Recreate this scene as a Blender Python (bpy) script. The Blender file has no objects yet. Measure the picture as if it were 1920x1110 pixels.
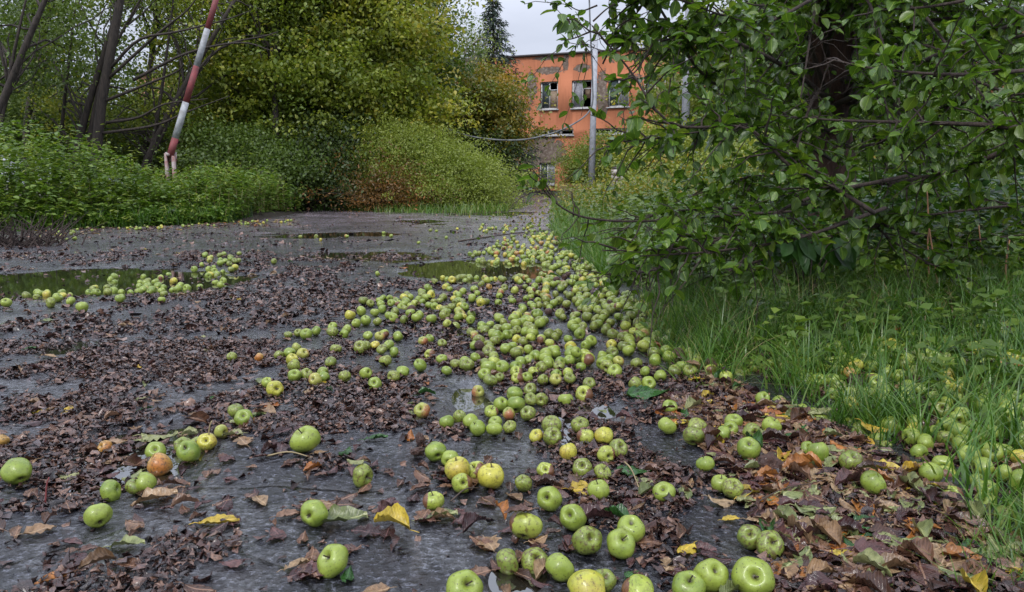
import bpy, math, random
import numpy as np
random.seed(7); rng = np.random.default_rng(11)
C = bpy.context.scene.collection
# ------------------------------------------------------------------ camera, world, sun, exposure
H, FPX = 0.65, 1500.0
PITCH = math.atan(212/1500.0)
cd = bpy.data.cameras.new('camera'); cam = bpy.data.objects.new('camera', cd); C.objects.link(cam)
cam.location = (0, 0, H); cam.rotation_euler = (math.pi/2-PITCH, 0, 0)
cd.sensor_width = 36; cd.lens = 36*FPX/1920; cd.clip_start = .05; cd.clip_end = 2000
sc = bpy.context.scene; sc.camera = cam
w = bpy.data.worlds.new('World'); sc.world = w; w.use_nodes = True
nt = w.node_tree; nt.nodes.clear()
def wn(t): return nt.nodes.new(t)
SUN_EL, SUN_AZ = math.radians(52), math.radians(200)
sky = wn('ShaderNodeTexSky'); sky.sky_type = 'NISHITA'; sky.sun_disc = False
sky.sun_elevation = SUN_EL; sky.sun_rotation = SUN_AZ
hs = wn('ShaderNodeHueSaturation'); hs.inputs['Saturation'].default_value = .25
tc = wn('ShaderNodeTexCoord'); nz = wn('ShaderNodeTexNoise'); nz.inputs['Scale'].default_value = 2.2; nz.inputs['Detail'].default_value = 6
mp = wn('ShaderNodeMapping'); mp.inputs['Scale'].default_value = (1, 1, 3.2)
rp = wn('ShaderNodeValToRGB'); rp.color_ramp.elements[0].position = .3; rp.color_ramp.elements[0].color = (4.3, 4.8, 6.1, 1)
rp.color_ramp.elements[1].position = .72; rp.color_ramp.elements[1].color = (7.9, 8.5, 10.1, 1)
mx = wn('ShaderNodeMixRGB'); mx.inputs[0].default_value = .86
bg = wn('ShaderNodeBackground'); bg.inputs[1].default_value = .085; out = wn('ShaderNodeOutputWorld')
L = nt.links.new
L(sky.outputs[0], hs.inputs['Color']); L(tc.outputs['Generated'], mp.inputs[0]); L(mp.outputs[0], nz.inputs[0]); L(nz.outputs[0], rp.inputs[0])
sxyz = wn('ShaderNodeSeparateXYZ'); L(tc.outputs['Generated'], sxyz.inputs[0])
gr = wn('ShaderNodeValToRGB'); gr.color_ramp.elements[0].position = .0; gr.color_ramp.elements[0].color = (.7, .7, .71, 1); gr.color_ramp.elements[1].position = .6; gr.color_ramp.elements[1].color = (2.1, 2.07, 2.03, 1)
gm = gr.color_ramp.elements.new(.2); gm.color = (.9, .9, .9, 1); gm = gr.color_ramp.elements.new(.34); gm.color = (1.7, 1.7, 1.7, 1)
ml = wn('ShaderNodeMixRGB'); ml.blend_type = 'MULTIPLY'; ml.inputs[0].default_value = 1; L(sxyz.outputs[2], gr.inputs[0]); L(rp.outputs[0], ml.inputs[1]); L(gr.outputs[0], ml.inputs[2])
L(hs.outputs[0], mx.inputs[1]); L(ml.outputs[0], mx.inputs[2]); L(mx.outputs[0], bg.inputs[0]); L(bg.outputs[0], out.inputs[0])
sd = bpy.data.lights.new('sun', 'SUN'); sun = bpy.data.objects.new('sun', sd); C.objects.link(sun)
sd.energy = 1.5; sd.angle = math.radians(16); sd.color = (1, .97, .92)
sun.rotation_euler = (math.pi/2-SUN_EL, 0, math.radians(-20))
sc.view_settings.view_transform = 'Standard'; sc.view_settings.look = 'None'
sc.view_settings.exposure = 0.55; sc.view_settings.gamma = 1
sc.cycles.max_bounces = 6; sc.cycles.diffuse_bounces = 3; sc.cycles.transparent_max_bounces = 4
# ------------------------------------------------------------------ helpers
cp, sp = math.cos(PITCH), math.sin(PITCH)
def ray(px, py):
    a = (px-960)/FPX; b = (555-py)/FPX
    return np.array([a, b*sp+cp, b*cp-sp])
def P(px, py, Y):
    r = ray(px, py); r = r*(Y/r[1]); r[2] += H; return r
def G(px, py, z=0.0):
    r = ray(px, py); t = (z-H)/r[2]; r = r*t; r[2] += H; return r
def proj(p):
    p = np.asarray(p, float); d = p - np.array([0, 0, H])
    x = d[..., 0]; dep = d[..., 1]*cp - d[..., 2]*sp; u = d[..., 1]*sp + d[..., 2]*cp
    dep = np.where(np.abs(dep) < 1e-6, 1e-6, dep)
    return 960+FPX*x/dep, 555-FPX*u/dep, dep
def hsh(ix, iy, s):
    n = (ix.astype(np.int64)*374761393 + iy.astype(np.int64)*668265263 + s*1274126177) & 0xffffffff
    n = ((n ^ (n >> 13))*1274126177) & 0xffffffff
    return ((n ^ (n >> 16)) & 0xffffff)/float(0xffffff)
def vn(x, y, s=0):
    x = np.asarray(x, float); y = np.asarray(y, float)
    ix = np.floor(x).astype(int); iy = np.floor(y).astype(int); fx = x-ix; fy = y-iy
    fx = fx*fx*(3-2*fx); fy = fy*fy*(3-2*fy)
    a = hsh(ix, iy, s); b = hsh(ix+1, iy, s); c = hsh(ix, iy+1, s); d = hsh(ix+1, iy+1, s)
    return (a*(1-fx)+b*fx)*(1-fy)+(c*(1-fx)+d*fx)*fy
def fbm(x, y, s=0, o=4):
    r = 0; a = .5; t = 0
    for k in range(o): r = r+a*vn(x*2**k, y*2**k, s+k*17); t += a; a *= .5
    return r/t
def mesh_tris(name, V, T, mat, attrs=None, smooth=False):
    me = bpy.data.meshes.new(name); V = np.ascontiguousarray(V, np.float32); T = np.ascontiguousarray(T, np.int32)
    k = T.shape[1]; n = len(T)
    me.vertices.add(len(V)); me.vertices.foreach_set('co', V.ravel())
    me.loops.add(n*k); me.loops.foreach_set('vertex_index', T.ravel())
    me.polygons.add(n); me.polygons.foreach_set('loop_start', np.arange(0, n*k, k, dtype=np.int32))
    me.polygons.foreach_set('loop_total', np.full(n, k, np.int32))
    if smooth: me.polygons.foreach_set('use_smooth', np.ones(n, bool))
    me.update(calc_edges=True)
    for an, av in (attrs or {}).items():
        av = np.asarray(av, np.float32)
        if av.ndim == 2:
            at = me.attributes.new(an, 'FLOAT_VECTOR', 'POINT'); at.data.foreach_set('vector', av.ravel())
        else:
            at = me.attributes.new(an, 'FLOAT', 'POINT'); at.data.foreach_set('value', av)
    if mat: me.materials.append(mat)
    return me
def link(name, me, parent=None, loc=None):
    o = bpy.data.objects.new(name, me); C.objects.link(o)
    if parent: o.parent = parent
    if loc is not None: o.location = loc
    return o
def tag(o, label=None, cat=None, group=None, kind=None):
    if label: o['label'] = label
    if cat: o['category'] = cat
    if group: o['group'] = group
    if kind: o['kind'] = kind
    return o
def empty(name, loc=(0, 0, 0), **k):
    o = bpy.data.objects.new(name, None); C.objects.link(o); o.location = loc; o.empty_display_size = .1
    return tag(o, **k)
class MB:
    def __init__(s): s.V = []; s.T = []; s.n = 0; s.A = []
    def add(s, V, T, a=0.5):
        V = np.asarray(V, float); s.V.append(V); s.T.append(np.asarray(T)+s.n); s.n += len(V); s.A.append(np.full(len(V), a))
    def box(s, x0, x1, y0, y1, z0, z1, a=.5):
        V = [(x, y, z) for x in (x0, x1) for y in (y0, y1) for z in (z0, z1)]
        q = [(0, 1, 3, 2), (4, 6, 7, 5), (0, 4, 5, 1), (2, 3, 7, 6), (0, 2, 6, 4), (1, 5, 7, 3)]
        s.add(V, [t for f in q for t in ((f[0], f[1], f[2]), (f[0], f[2], f[3]))], a)
    def tube(s, pts, rad, n=6, a=.5, cap=True, rough=0):
        pts = np.asarray(pts, float); m = len(pts); rad = np.broadcast_to(np.asarray(rad, float), (m,))
        tg = np.gradient(pts, axis=0); tg /= np.linalg.norm(tg, axis=1)[:, None]+1e-9
        ref = np.array([0, 0, 1.]) if abs(tg[m//2][2]) < .9 else np.array([1., 0, 0])
        u = np.cross(tg, ref); u /= np.linalg.norm(u, axis=1)[:, None]+1e-9; v = np.cross(tg, u)
        th = np.arange(n)*2*math.pi/n
        rr = rad[:, None, None]*(1+rough*(rng.random((m, n, 1))-.5)) if rough else rad[:, None, None]
        V = pts[:, None, :]+rr*(np.cos(th)[None, :, None]*u[:, None, :]+np.sin(th)[None, :, None]*v[:, None, :])
        i = np.arange(m-1)[:, None]*n; j = np.arange(n)[None, :]; k = (j+1) % n
        a0, b0, c0, d0 = i+j, i+k, i+n+k, i+n+j
        T = np.concatenate([np.stack([a0, b0, c0], -1).reshape(-1, 3), np.stack([a0, c0, d0], -1).reshape(-1, 3)])
        V = V.reshape(-1, 3)
        if cap:
            V = np.vstack([V, pts[:1], pts[-1:]]); q = np.arange(n)
            T = np.vstack([T, np.stack([(q+1) % n, q, np.full(n, m*n)], 1), np.stack([(m-1)*n+q, (m-1)*n+(q+1) % n, np.full(n, m*n+1)], 1)])
        s.add(V, T, a)
    def build(s, name, mat, parent=None, smooth=False):
        me = mesh_tris(name, np.vstack(s.V), np.vstack(s.T), mat, {'tone': np.concatenate(s.A)}, smooth)
        return link(name, me, parent)
def spline(pts, n=24):
    pts = np.asarray(pts, float)
    if len(pts) < 3: t = np.linspace(0, 1, n)[:, None]; return pts[0]*(1-t)+pts[-1]*t
    p = np.vstack([2*pts[0]-pts[1], pts, 2*pts[-1]-pts[-2]]); m = len(pts)-1; o = []
    for t in np.linspace(0, m-1e-6, n):
        i = int(t); f = t-i; a, b, c, d = p[i], p[i+1], p[i+2], p[i+3]
        o.append(.5*((2*b)+(-a+c)*f+(2*a-5*b+4*c-d)*f*f+(-a+3*b-3*c+d)*f**3))
    return np.array(o)
# leaf templates: (along, across, up)
LT4 = (np.array([(0, 0, 0), (.42, .5, .12), (1, 0, -.05), (.42, -.5, .12)]), np.array([(0, 1, 2), (0, 2, 3)]))
LT5 = (np.array([(0, 0, 0), (.22, .38, .09), (.6, .46, .12), (1, 0, -.12), (.6, -.46, .12), (.22, -.38, .09), (.5, 0, 0)]),
       np.array([(0, 1, 6), (1, 2, 6), (2, 3, 6), (3, 4, 6), (4, 5, 6), (5, 0, 6)]))
def near_leaf():
    al = np.array([0, .1, .28, .5, .72, .88, 1.0]); wd = np.array([.02, .26, .45, .5, .4, .22, .01]); V = []
    for a, q in zip(al, wd):
        dz = -.22*a*a
        V += [(a, q, .16*q*2+dz), (a, q*.5, .05*q+dz), (a, 0, dz), (a, -q*.5, .05*q+dz), (a, -q, .16*q*2+dz)]
    T = []
    for i in range(6):
        for j in range(4):
            b = i*5+j; T += [(b, b+5, b+6), (b, b+6, b+1)]
    return np.array(V), np.array(T)
LTN = near_leaf()
def nrmz(v): return v/(np.linalg.norm(v, axis=-1, keepdims=True)+1e-9)
def rndvec(n): return nrmz(rng.normal(size=(n, 3)))
def leaves(pos, d, nr, Ln, Wd, tpl, tone, jit=0.0):
    """many leaves as one triangle soup: positions, directions, face normals, lengths, widths"""
    V0, T0 = tpl; n = len(pos); k = len(V0)
    d = nrmz(d); s = nrmz(np.cross(nr, d)); u = np.cross(d, s)
    Ln = np.broadcast_to(Ln, (n,)); Wd = np.broadcast_to(Wd, (n,))
    X = V0[None]+(rng.normal(size=(n, k, 3))*jit if jit else 0)
    V = pos[:, None]+X[..., 0:1]*(Ln[:, None]*d)[:, None].reshape(n, 1, 3)+X[..., 1:2]*(Wd[:, None]*s).reshape(n, 1, 3)+X[..., 2:3]*(Wd[:, None]*u).reshape(n, 1, 3)
    T = T0[None]+(np.arange(n)*k)[:, None, None]
    uv = np.zeros((n, k, 3)); uv[..., 0] = V0[:, 0]; uv[..., 1] = V0[:, 1]
    return V.reshape(-1, 3), T.reshape(-1, 3), {'tone': np.repeat(tone, k), 'luv': uv.reshape(-1, 3)}
def cat_soups(L_):
    V = []; T = []; A = {}; n = 0
    for v, t, a in L_:
        V.append(v); T.append(t+n); n += len(v)
        for k in a: A.setdefault(k, []).append(a[k])
    return np.vstack(V), np.vstack(T), {k: np.concatenate(x) for k, x in A.items()}
# ------------------------------------------------------------------ materials
class M:
    def __init__(s, name):
        s.m = bpy.data.materials.new(name); s.m.use_nodes = True; s.t = s.m.node_tree; s.t.nodes.clear()
        s.out = s.n('ShaderNodeOutputMaterial'); s.b = s.n('ShaderNodeBsdfPrincipled'); s.l(s.b.outputs[0], s.out.inputs[0])
    def n(s, t, **k):
        x = s.t.nodes.new(t)
        for a, v in k.items(): setattr(x, a, v)
        return x
    def l(s, a, b): s.t.links.new(a, b)
    def set(s, **k):
        for a, v in k.items():
            i = s.b.inputs[a.replace('_', ' ')]
            if hasattr(v, 'is_output'): s.l(v, i)
            else: i.default_value = (*v, 1) if hasattr(v, '__len__') else v
        return s
    def attr(s, name, out='Fac'): x = s.n('ShaderNodeAttribute'); x.attribute_name = name; return x.outputs[out]
    def coord(s, k='Object'): return s.n('ShaderNodeTexCoord').outputs[k]
    def noise(s, vec, scale, detail=4, rough=.55, dist=0):
        x = s.n('ShaderNodeTexNoise'); x.inputs['Scale'].default_value = scale; x.inputs['Detail'].default_value = detail
        x.inputs['Roughness'].default_value = rough; x.inputs['Distortion'].default_value = dist
        if vec is not None: s.l(vec, x.inputs['Vector'])
        return x.outputs[0]
    def vor(s, vec, scale, feat='F1'):
        x = s.n('ShaderNodeTexVoronoi'); x.feature = feat; x.inputs['Scale'].default_value = scale; s.l(vec, x.inputs['Vector']); return x.outputs['Distance']
    def ramp(s, fac, stops, interp='LINEAR'):
        x = s.n('ShaderNodeValToRGB'); x.color_ramp.interpolation = interp; e = x.color_ramp.elements
        while len(e) < len(stops): e.new(.5)
        for i, (p, c) in enumerate(stops):
            e[i].position = p; c = c if hasattr(c, '__len__') else (c, c, c); e[i].color = (*c, 1)
        s.l(fac, x.inputs[0]); return x.outputs[0]
    def mix(s, f, a, b, mode='MIX'):
        x = s.n('ShaderNodeMixRGB'); x.blend_type = mode
        for i, v in enumerate((f, a, b)):
            if hasattr(v, 'is_output'): s.l(v, x.inputs[i])
            else: x.inputs[i].default_value = v if i == 0 else (*v, 1)
        return x.outputs[0]
    def math(s, op, a, b=0.0, clamp=False):
        x = s.n('ShaderNodeMath'); x.operation = op; x.use_clamp = clamp
        for i, v in enumerate((a, b)):
            if hasattr(v, 'is_output'): s.l(v, x.inputs[i])
            else: x.inputs[i].default_value = v
        return x.outputs[0]
    def bump(s, h, strength=.5, dist=.01, prev=None):
        x = s.n('ShaderNodeBump'); x.inputs['Strength'].default_value = strength; x.inputs['Distance'].default_value = dist
        s.l(h, x.inputs['Height'])
        if prev is not None: s.l(prev, x.inputs['Normal'])
        return x.outputs[0]
def foliage(name, cols, rough=.45, trans=.3, spec=.5, veins=False):
    m = M(name); st = [(i/(len(cols)-1), c) for i, c in enumerate(cols)]
    col = m.ramp(m.attr('tone'), st)
    n = m.noise(m.coord(), 1.1, 2)
    col = m.mix(m.math('MULTIPLY', n, .5), col, tuple(.62*x for x in cols[0]))
    if veins:
        sx = m.n('ShaderNodeSeparateXYZ'); m.l(m.attr('luv', 'Vector'), sx.inputs[0])
        ay = m.math('ABSOLUTE', sx.outputs[1]); ph = m.math('SUBTRACT', m.math('MULTIPLY', sx.outputs[0], 46.0), m.math('MULTIPLY', ay, 42.0))
        vv = m.math('POWER', m.math('ABSOLUTE', m.math('SINE', ph)), 8.0)
        mid = m.math('LESS_THAN', ay, .018)
        f = m.math('ADD', m.math('MULTIPLY', vv, .22), m.math('MULTIPLY', mid, .5), clamp=True)
        col = m.mix(f, col, tuple(min(1, 1.9*x+.01) for x in cols[-1]))
        m.set(Normal=m.bump(vv, .25, .003))
        sp_n = m.noise(m.coord(), 55, 3, .6); col = m.mix(m.ramp(sp_n, [(.64, 0.), (.7, .7)]), col, (.07, .045, .015))
        col = m.mix(m.ramp(m.noise(m.coord(), 3.5, 3), [(.55, 0.), (.75, .5)]), col, (.14, .17, .02))
    m.set(Base_Color=col, Roughness=rough); m.b.inputs['Specular IOR Level'].default_value = spec
    tr = m.n('ShaderNodeBsdfTranslucent'); mx_ = m.n('ShaderNodeMixShader'); mx_.inputs[0].default_value = trans
    tcol = m.mix(1.0, col, (1.5, 1.6, .7), 'MULTIPLY'); m.l(tcol, tr.inputs[0])
    m.l(m.b.outputs[0], mx_.inputs[1]); m.l(tr.outputs[0], mx_.inputs[2]); m.l(mx_.outputs[0], m.out.inputs[0])
    return m.m
F_yellowgreen = foliage('yellow green foliage', [(.06, .1, .014), (.15, .21, .024), (.29, .33, .04), (.47, .39, .045)])
F_green = foliage('green foliage', [(.05, .085, .014), (.1, .16, .024), (.19, .25, .04)])
F_dark = foliage('dark foliage', [(.028, .05, .013), (.06, .095, .018), (.1, .14, .028)])
F_maple = foliage('turning foliage', [(.05, .085, .014), (.14, .17, .024), (.33, .26, .035), (.45, .26, .04)])
F_willow = foliage('pale bush foliage', [(.11, .15, .022), (.22, .28, .04), (.34, .38, .075)])
F_rust = foliage('rusty bush foliage', [(.07, .06, .02), (.2, .1, .025), (.38, .14, .03)])
F_nettle = foliage('undergrowth foliage', [(.045, .085, .013), (.11, .19, .026), (.22, .3, .05)])
F_spruce = foliage('spruce needles', [(.015, .035, .018), (.03, .06, .03)], trans=.05)
F_apple = foliage('apple leaf', [(.024, .062, .009), (.052, .125, .015), (.095, .19, .023), (.2, .27, .035)], rough=.26, trans=.36, spec=.6, veins=True)
F_shade = foliage('under storey leaf', [(.02, .055, .013), (.045, .12, .022), (.09, .18, .03)], rough=.4)
F_grass = foliage('grass blade', [(.018, .058, .008), (.05, .13, .015), (.12, .24, .03), (.25, .28, .08)], rough=.35, trans=.3)
F_dry = foliage('dry grass', [(.2, .15, .07), (.34, .27, .13)], trans=.2)
def bark(name, c0, c1, sc_=9):
    m = M(name); co = m.coord(); mpn = m.n('ShaderNodeMapping'); mpn.inputs['Scale'].default_value = (1, 1, .22); m.l(co, mpn.inputs[0])
    n = m.noise(mpn.outputs[0], sc_*2.4, 6, .65, .6)
    m.set(Base_Color=m.ramp(n, [(.3, c0), (.7, c1)]), Roughness=.8, Normal=m.bump(n, .9, .03)); return m.m
B_dark = bark('dark bark', (.012, .009, .008), (.06, .045, .035))
B_apple = bark('reddish apple bark', (.02, .009, .007), (.13, .065, .045))
B_pale = bark('pale bark', (.12, .1, .08), (.3, .27, .22))
B_twig = bark('twig', (.025, .016, .012), (.075, .05, .04), 20)
# road
def mat_road():
    m = M('wet asphalt'); co = m.coord()
    g = m.noise(co, 72, 4, .75); g2 = m.vor(co, 62); big = m.noise(co, .9, 5, .6); mid = m.noise(co, 7, 5, .6)
    col = m.ramp(g, [(.38, (.002, .002, .003)), (.55, (.012, .013, .019)), (.65, (.12, .125, .155))])
    far = m.ramp(m.noise(co, .33, 3), [(.35, (.022, .019, .021)), (.7, (.05, .042, .044))])
    col = m.mix(m.ramp(mid, [(.4, 0.), (.75, .35)]), col, far)
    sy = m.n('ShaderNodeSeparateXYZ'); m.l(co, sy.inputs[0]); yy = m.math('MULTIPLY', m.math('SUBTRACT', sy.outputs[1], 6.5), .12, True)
    dry = m.math('MULTIPLY', yy, m.ramp(m.noise(co, 1.1, 6, .7), [(.35, .25), (.6, 1.)])); col = m.mix(dry, col, (.25, .21, .235))  # paler, drier far asphalt, with its grazing sky sheen painted into the colour
    crd = m.vor(m.mix(.12, co, m.n('ShaderNodeTexNoise').outputs[1]), 1.1, 'DISTANCE_TO_EDGE'); crk = m.ramp(crd, [(0., 1.), (.009, 0.)]); col = m.mix(m.math('MULTIPLY', crk, .8), col, (.004, .004, .004))
    mud = m.ramp(m.math('ADD', m.math('MULTIPLY', m.noise(co, 3.1, 6, .7), .7), m.math('MULTIPLY', m.noise(co, 38, 3), .3)), [(.5, 0.), (.62, .5)])
    col = m.mix(mud, col, (.02, .012, .011))
    wet = m.ramp(m.noise(co, 2.3, 5, .6), [(.38, .05), (.62, .2)])
    rg = m.math('ADD', wet, m.math('MULTIPLY', g2, .12))
    b1 = m.bump(g2, .8, .003); b2 = m.bump(g, 1., .005, b1); b3 = m.bump(mid, .7, .008, b2)
    b4 = m.bump(m.noise(co, 38, 4, .65), .6, .006, b3); b4 = m.bump(m.math('MULTIPLY', crk, -1.), .6, .01, b4)
    cr = m.vor(co, 1.3, 'DISTANCE_TO_EDGE'); cw = m.ramp(cr, [(0., 0.), (.012, 1.)]); 
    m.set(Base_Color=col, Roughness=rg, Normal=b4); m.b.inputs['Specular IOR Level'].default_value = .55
    cwt = m.n('ShaderNodeMath', operation='MULTIPLY')
    m.l(m.ramp(m.math('ADD', m.math('MULTIPLY', m.noise(co, 2.6, 6, .7), .75), m.math('MULTIPLY', m.noise(co, 24, 3), .25)), [(.47, .1), (.56, 1.)]), cwt.inputs[0]); m.l(m.ramp(g, [(.4, .15), (.56, 1.)]), cwt.inputs[1]); m.l(cwt.outputs[0], m.b.inputs['Coat Weight']); m.b.inputs['Coat Roughness'].default_value = .035; m.b.inputs['Coat IOR'].default_value = 1.75; m.l(m.bump(m.math('ADD', m.noise(co, 20, 4, .6), m.math('MULTIPLY', g, .9)), .8, .006), m.b.inputs['Coat Normal'])
    return m.m
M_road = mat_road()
m = M('puddle water'); co = m.coord()
m.set(Base_Color=(.016, .015, .01), Roughness=.015, IOR=1.95, Normal=m.bump(m.noise(co, 30, 2), .05, .002)); M_water = m.m
m.b.inputs['Specular IOR Level'].default_value = .9
m = M('soil'); co = m.coord()
m.set(Base_Color=m.ramp(m.noise(co, 14, 8, .7), [(.3, (.018, .012, .008)), (.55, (.045, .032, .018)), (.75, (.05, .065, .02))]), Roughness=.85, Normal=m.bump(m.noise(co, 40, 6, .7), .8, .02)); M_soil = m.m
def simple(name, c, rough=.6, bumpy=0, scale=20, c2=None, metal=0):
    m = M(name); co = m.coord(); n = m.noise(co, scale, 6, .65)
    c2 = c2 or tuple(x*.6 for x in c)
    m.set(Base_Color=m.ramp(n, [(.35, c2), (.65, c)]), Roughness=rough, Metallic=metal)
    if bumpy: m.set(Normal=m.bump(n, bumpy, .01))
    return m.m
def leafmat(name, cols, rough=.3, trans=.12):
    m = M(name); oi = m.n('ShaderNodeObjectInfo'); co = m.attr('luv', 'Vector')
    t = m.math('FRACT', m.math('ADD', m.attr('tone'), oi.outputs['Random']))
    st = [(i/(len(cols)-1), c) for i, c in enumerate(cols)]; col = m.ramp(t, st)
    vadd = m.n('ShaderNodeVectorMath'); vadd.operation = 'ADD'; m.l(co, vadd.inputs[0])
    cx = m.n('ShaderNodeCombineXYZ'); m.l(m.math('MULTIPLY', t, 40.0), cx.inputs[2]); m.l(cx.outputs[0], vadd.inputs[1])
    n = m.noise(vadd.outputs[0], 5, 5, .7); col = m.mix(m.ramp(n, [(.42, 0.), (.68, .85)]), col, tuple(x*.35 for x in cols[0]))
    n2 = m.noise(vadd.outputs[0], 26, 2); col = m.mix(m.ramp(n2, [(.6, 0.), (.7, .55)]), col, (.02, .012, .008))
    sx = m.n('ShaderNodeSeparateXYZ'); m.l(co, sx.inputs[0]); ay = m.math('ABSOLUTE', sx.outputs[1])
    ph = m.math('SUBTRACT', m.math('MULTIPLY', sx.outputs[0], 34.0), m.math('MULTIPLY', ay, 30.0))
    vv = m.math('POWER', m.math('ABSOLUTE', m.math('SINE', ph)), 9.0); mid = m.math('LESS_THAN', ay, .02)
    f = m.math('ADD', m.math('MULTIPLY', vv, .09), m.math('MULTIPLY', mid, .4), clamp=True)
    col = m.mix(f, col, tuple(min(1, 1.7*x+.02) for x in cols[-1]))
    m.set(Base_Color=col, Roughness=rough, Normal=m.bump(m.math('ADD', n, m.math('MULTIPLY', vv, -.15)), .5, .004))
    tr = m.n('ShaderNodeBsdfTranslucent'); ms = m.n('ShaderNodeMixShader'); ms.inputs[0].default_value = trans; m.l(col, tr.inputs[0])
    m.l(m.b.outputs[0], ms.inputs[1]); m.l(tr.outputs[0], ms.inputs[2]); m.l(ms.outputs[0], m.out.inputs[0]); return m.m
LM = {'brown': leafmat('brown dead leaf', [(.04, .018, .012), (.09, .04, .024), (.2, .1, .055), (.07, .03, .027), (.26, .15, .09)], rough=.2),
      'maroon': leafmat('dark maroon dead leaf', [(.025, .01, .01), (.06, .024, .024), (.13, .06, .055)], rough=.2),
      'tan': leafmat('tan dead leaf', [(.16, .09, .045), (.3, .18, .09), (.36, .25, .14)]),
      'yellow': leafmat('yellow fallen leaf', [(.42, .3, .03), (.55, .42, .05), (.5, .3, .03)]),
      'pale green': leafmat('pale green fallen leaf', [(.12, .15, .05), (.22, .25, .09), (.3, .3, .13)]),
      'orange': leafmat('orange fallen leaf', [(.28, .09, .02), (.42, .16, .03), (.3, .12, .03)]),
      'dark green': leafmat('dark green fallen leaf', [(.02, .07, .012), (.035, .11, .02)], rough=.22)}
M_litter = leafmat('leaf litter', [(.012, .006, .005), (.05, .02, .016), (.095, .038, .028), (.26, .14, .09), (.07, .03, .024), (.02, .01, .009)], rough=.24, trans=0)
for nd in M_litter.node_tree.nodes:
    if nd.type == 'BSDF_PRINCIPLED': nd.inputs['Coat Weight'].default_value = .35; nd.inputs['Coat Roughness'].default_value = .16; nd.inputs['Coat IOR'].default_value = 1.5
# ------------------------------------------------------------------ road edge and relief
REDGE = [(1900, 1300), (1840, 1110), (1760, 1000), (1640, 905), (1500, 815), (1340, 745), (1262, 690), (1215, 620), (1170, 560), (1110, 500), (1062, 465), (1035, 432), (1045, 412), (1040, 400), (1035, 388)]
RE = np.array([G(x, y)[:2] for x, y in REDGE]); RE = np.vstack([[2.2, -6], [1.6, .3], RE[1:], [1.9, 60]])
LEDGE = [(-500, 452), (-150, 442), (90, 433), (330, 424), (500, 417), (572, 409), (588, 396)]
LE = np.array([G(x, y)[:2] for x, y in LEDGE]); 
def right_x(y): return np.interp(y, RE[:, 1], RE[:, 0])
FAR = np.array([G(x, y)[:2] for x, y in ((-700, 392), (300, 392), (590, 391), (720, 400), (860, 403), (950, 399), (965, 388))])
def on_road(x, y):
    """signed amount: >0 on the asphalt (metres to the nearest edge)"""
    r = right_x(y)-x
    ly = np.interp(x, LE[:, 0], LE[:, 1]); lf = ly-y      # in front of the left verge
    beh = y-(G(588, 396)[1]-.3+0*x)
    left = np.where(x < LE[-1, 0], np.maximum(lf, beh), 99)
    fy = np.interp(x, FAR[:, 0], FAR[:, 1]); fr = np.where(x < FAR[-1, 0], fy-y, 99)
    return np.minimum(np.minimum(r, left), np.where(fr < 90, fr*.5, 99)) 
def ell(px0, px1, py0, py1, dep):
    a = G((px0+px1)/2, py1); b = G((px0+px1)/2, py0); c0 = G(px0, (py0+py1)/2); c1 = G(px1, (py0+py1)/2)
    return ((c0[0]+c1[0])/2, (a[1]+b[1])/2, (c1[0]-c0[0])/2, (b[1]-a[1])/2, dep)
PUD = [ell(715, 1062, 487, 534, .03), ell(-180, 445, 503, 566, .03), ell(735, 832, 411, 419, .03), ell(830, 1010, 396, 406, .03),
       ell(822, 905, 722, 778, .016), ell(40, 350, 800, 955, .016), ell(900, 1012, 1052, 1130, .014), ell(1030, 1085, 775, 850, .012), ell(990, 1180, 730, 790, .012),
       ell(80, 180, 645, 672, .013), ell(480, 760, 435, 448, .012), ell(560, 800, 470, 492, .012), ell(780, 960, 612, 640, .01)]
def road_h(x, y):
    x = np.asarray(x, float); y = np.asarray(y, float)
    h = .0105+.014*(fbm(x*.9, y*.9, 3, 3)-.5)*2+.006*(fbm(x*5, y*5, 9, 3)-.5)*2
    h = np.maximum(h, -.004)
    wx = x+.22*(fbm(x*2.2, y*2.2, 31, 3)-.5)*2*np.clip(y/4, .3, 2); wy = y+.22*(fbm(x*2.2, y*2.2, 41, 3)-.5)*2*np.clip(y/4, .3, 3)
    for cx, cy, rx, ry, dp in PUD:
        q = ((wx-cx)/rx)**2+((wy-cy)/ry)**2; h = h-(dp+.01)*np.clip(1.25-q, 0, 1)
    return h
def ground_h(x, y):
    x = np.asarray(x, float); y = np.asarray(y, float)
    s = on_road(x, y)+.1*(fbm(x*3, y*3, 77, 3)-.5)*2
    up = np.clip((-s)/.25, 0, 1); base = -.07+.085*up
    base = base+.03*np.clip(-s-.2, 0, 3)+np.where(up > 0, .02*(fbm(x*2, y*2, 5, 3)-.5), 0)
    return np.where(y > 36, np.minimum(base, .04), base)
def surf(x, y): return np.maximum(road_h(x, y)*(np.asarray(on_road(x, y)) > -.1)+(-1)*(np.asarray(on_road(x, y)) <= -.1), ground_h(x, y))
def surf_w(x, y): return np.maximum(surf(x, y), np.where(np.asarray(on_road(x, y)) > -.1, 0.0, -9))
def axis(lo, hi, s0, g):
    v = [0.0]
    while v[-1] < max(abs(lo), hi): v.append(v[-1]+s0+g*v[-1])
    v = np.array(v); v = np.concatenate([-v[:0:-1], v]); return v[(v >= lo) & (v <= hi)]
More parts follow.
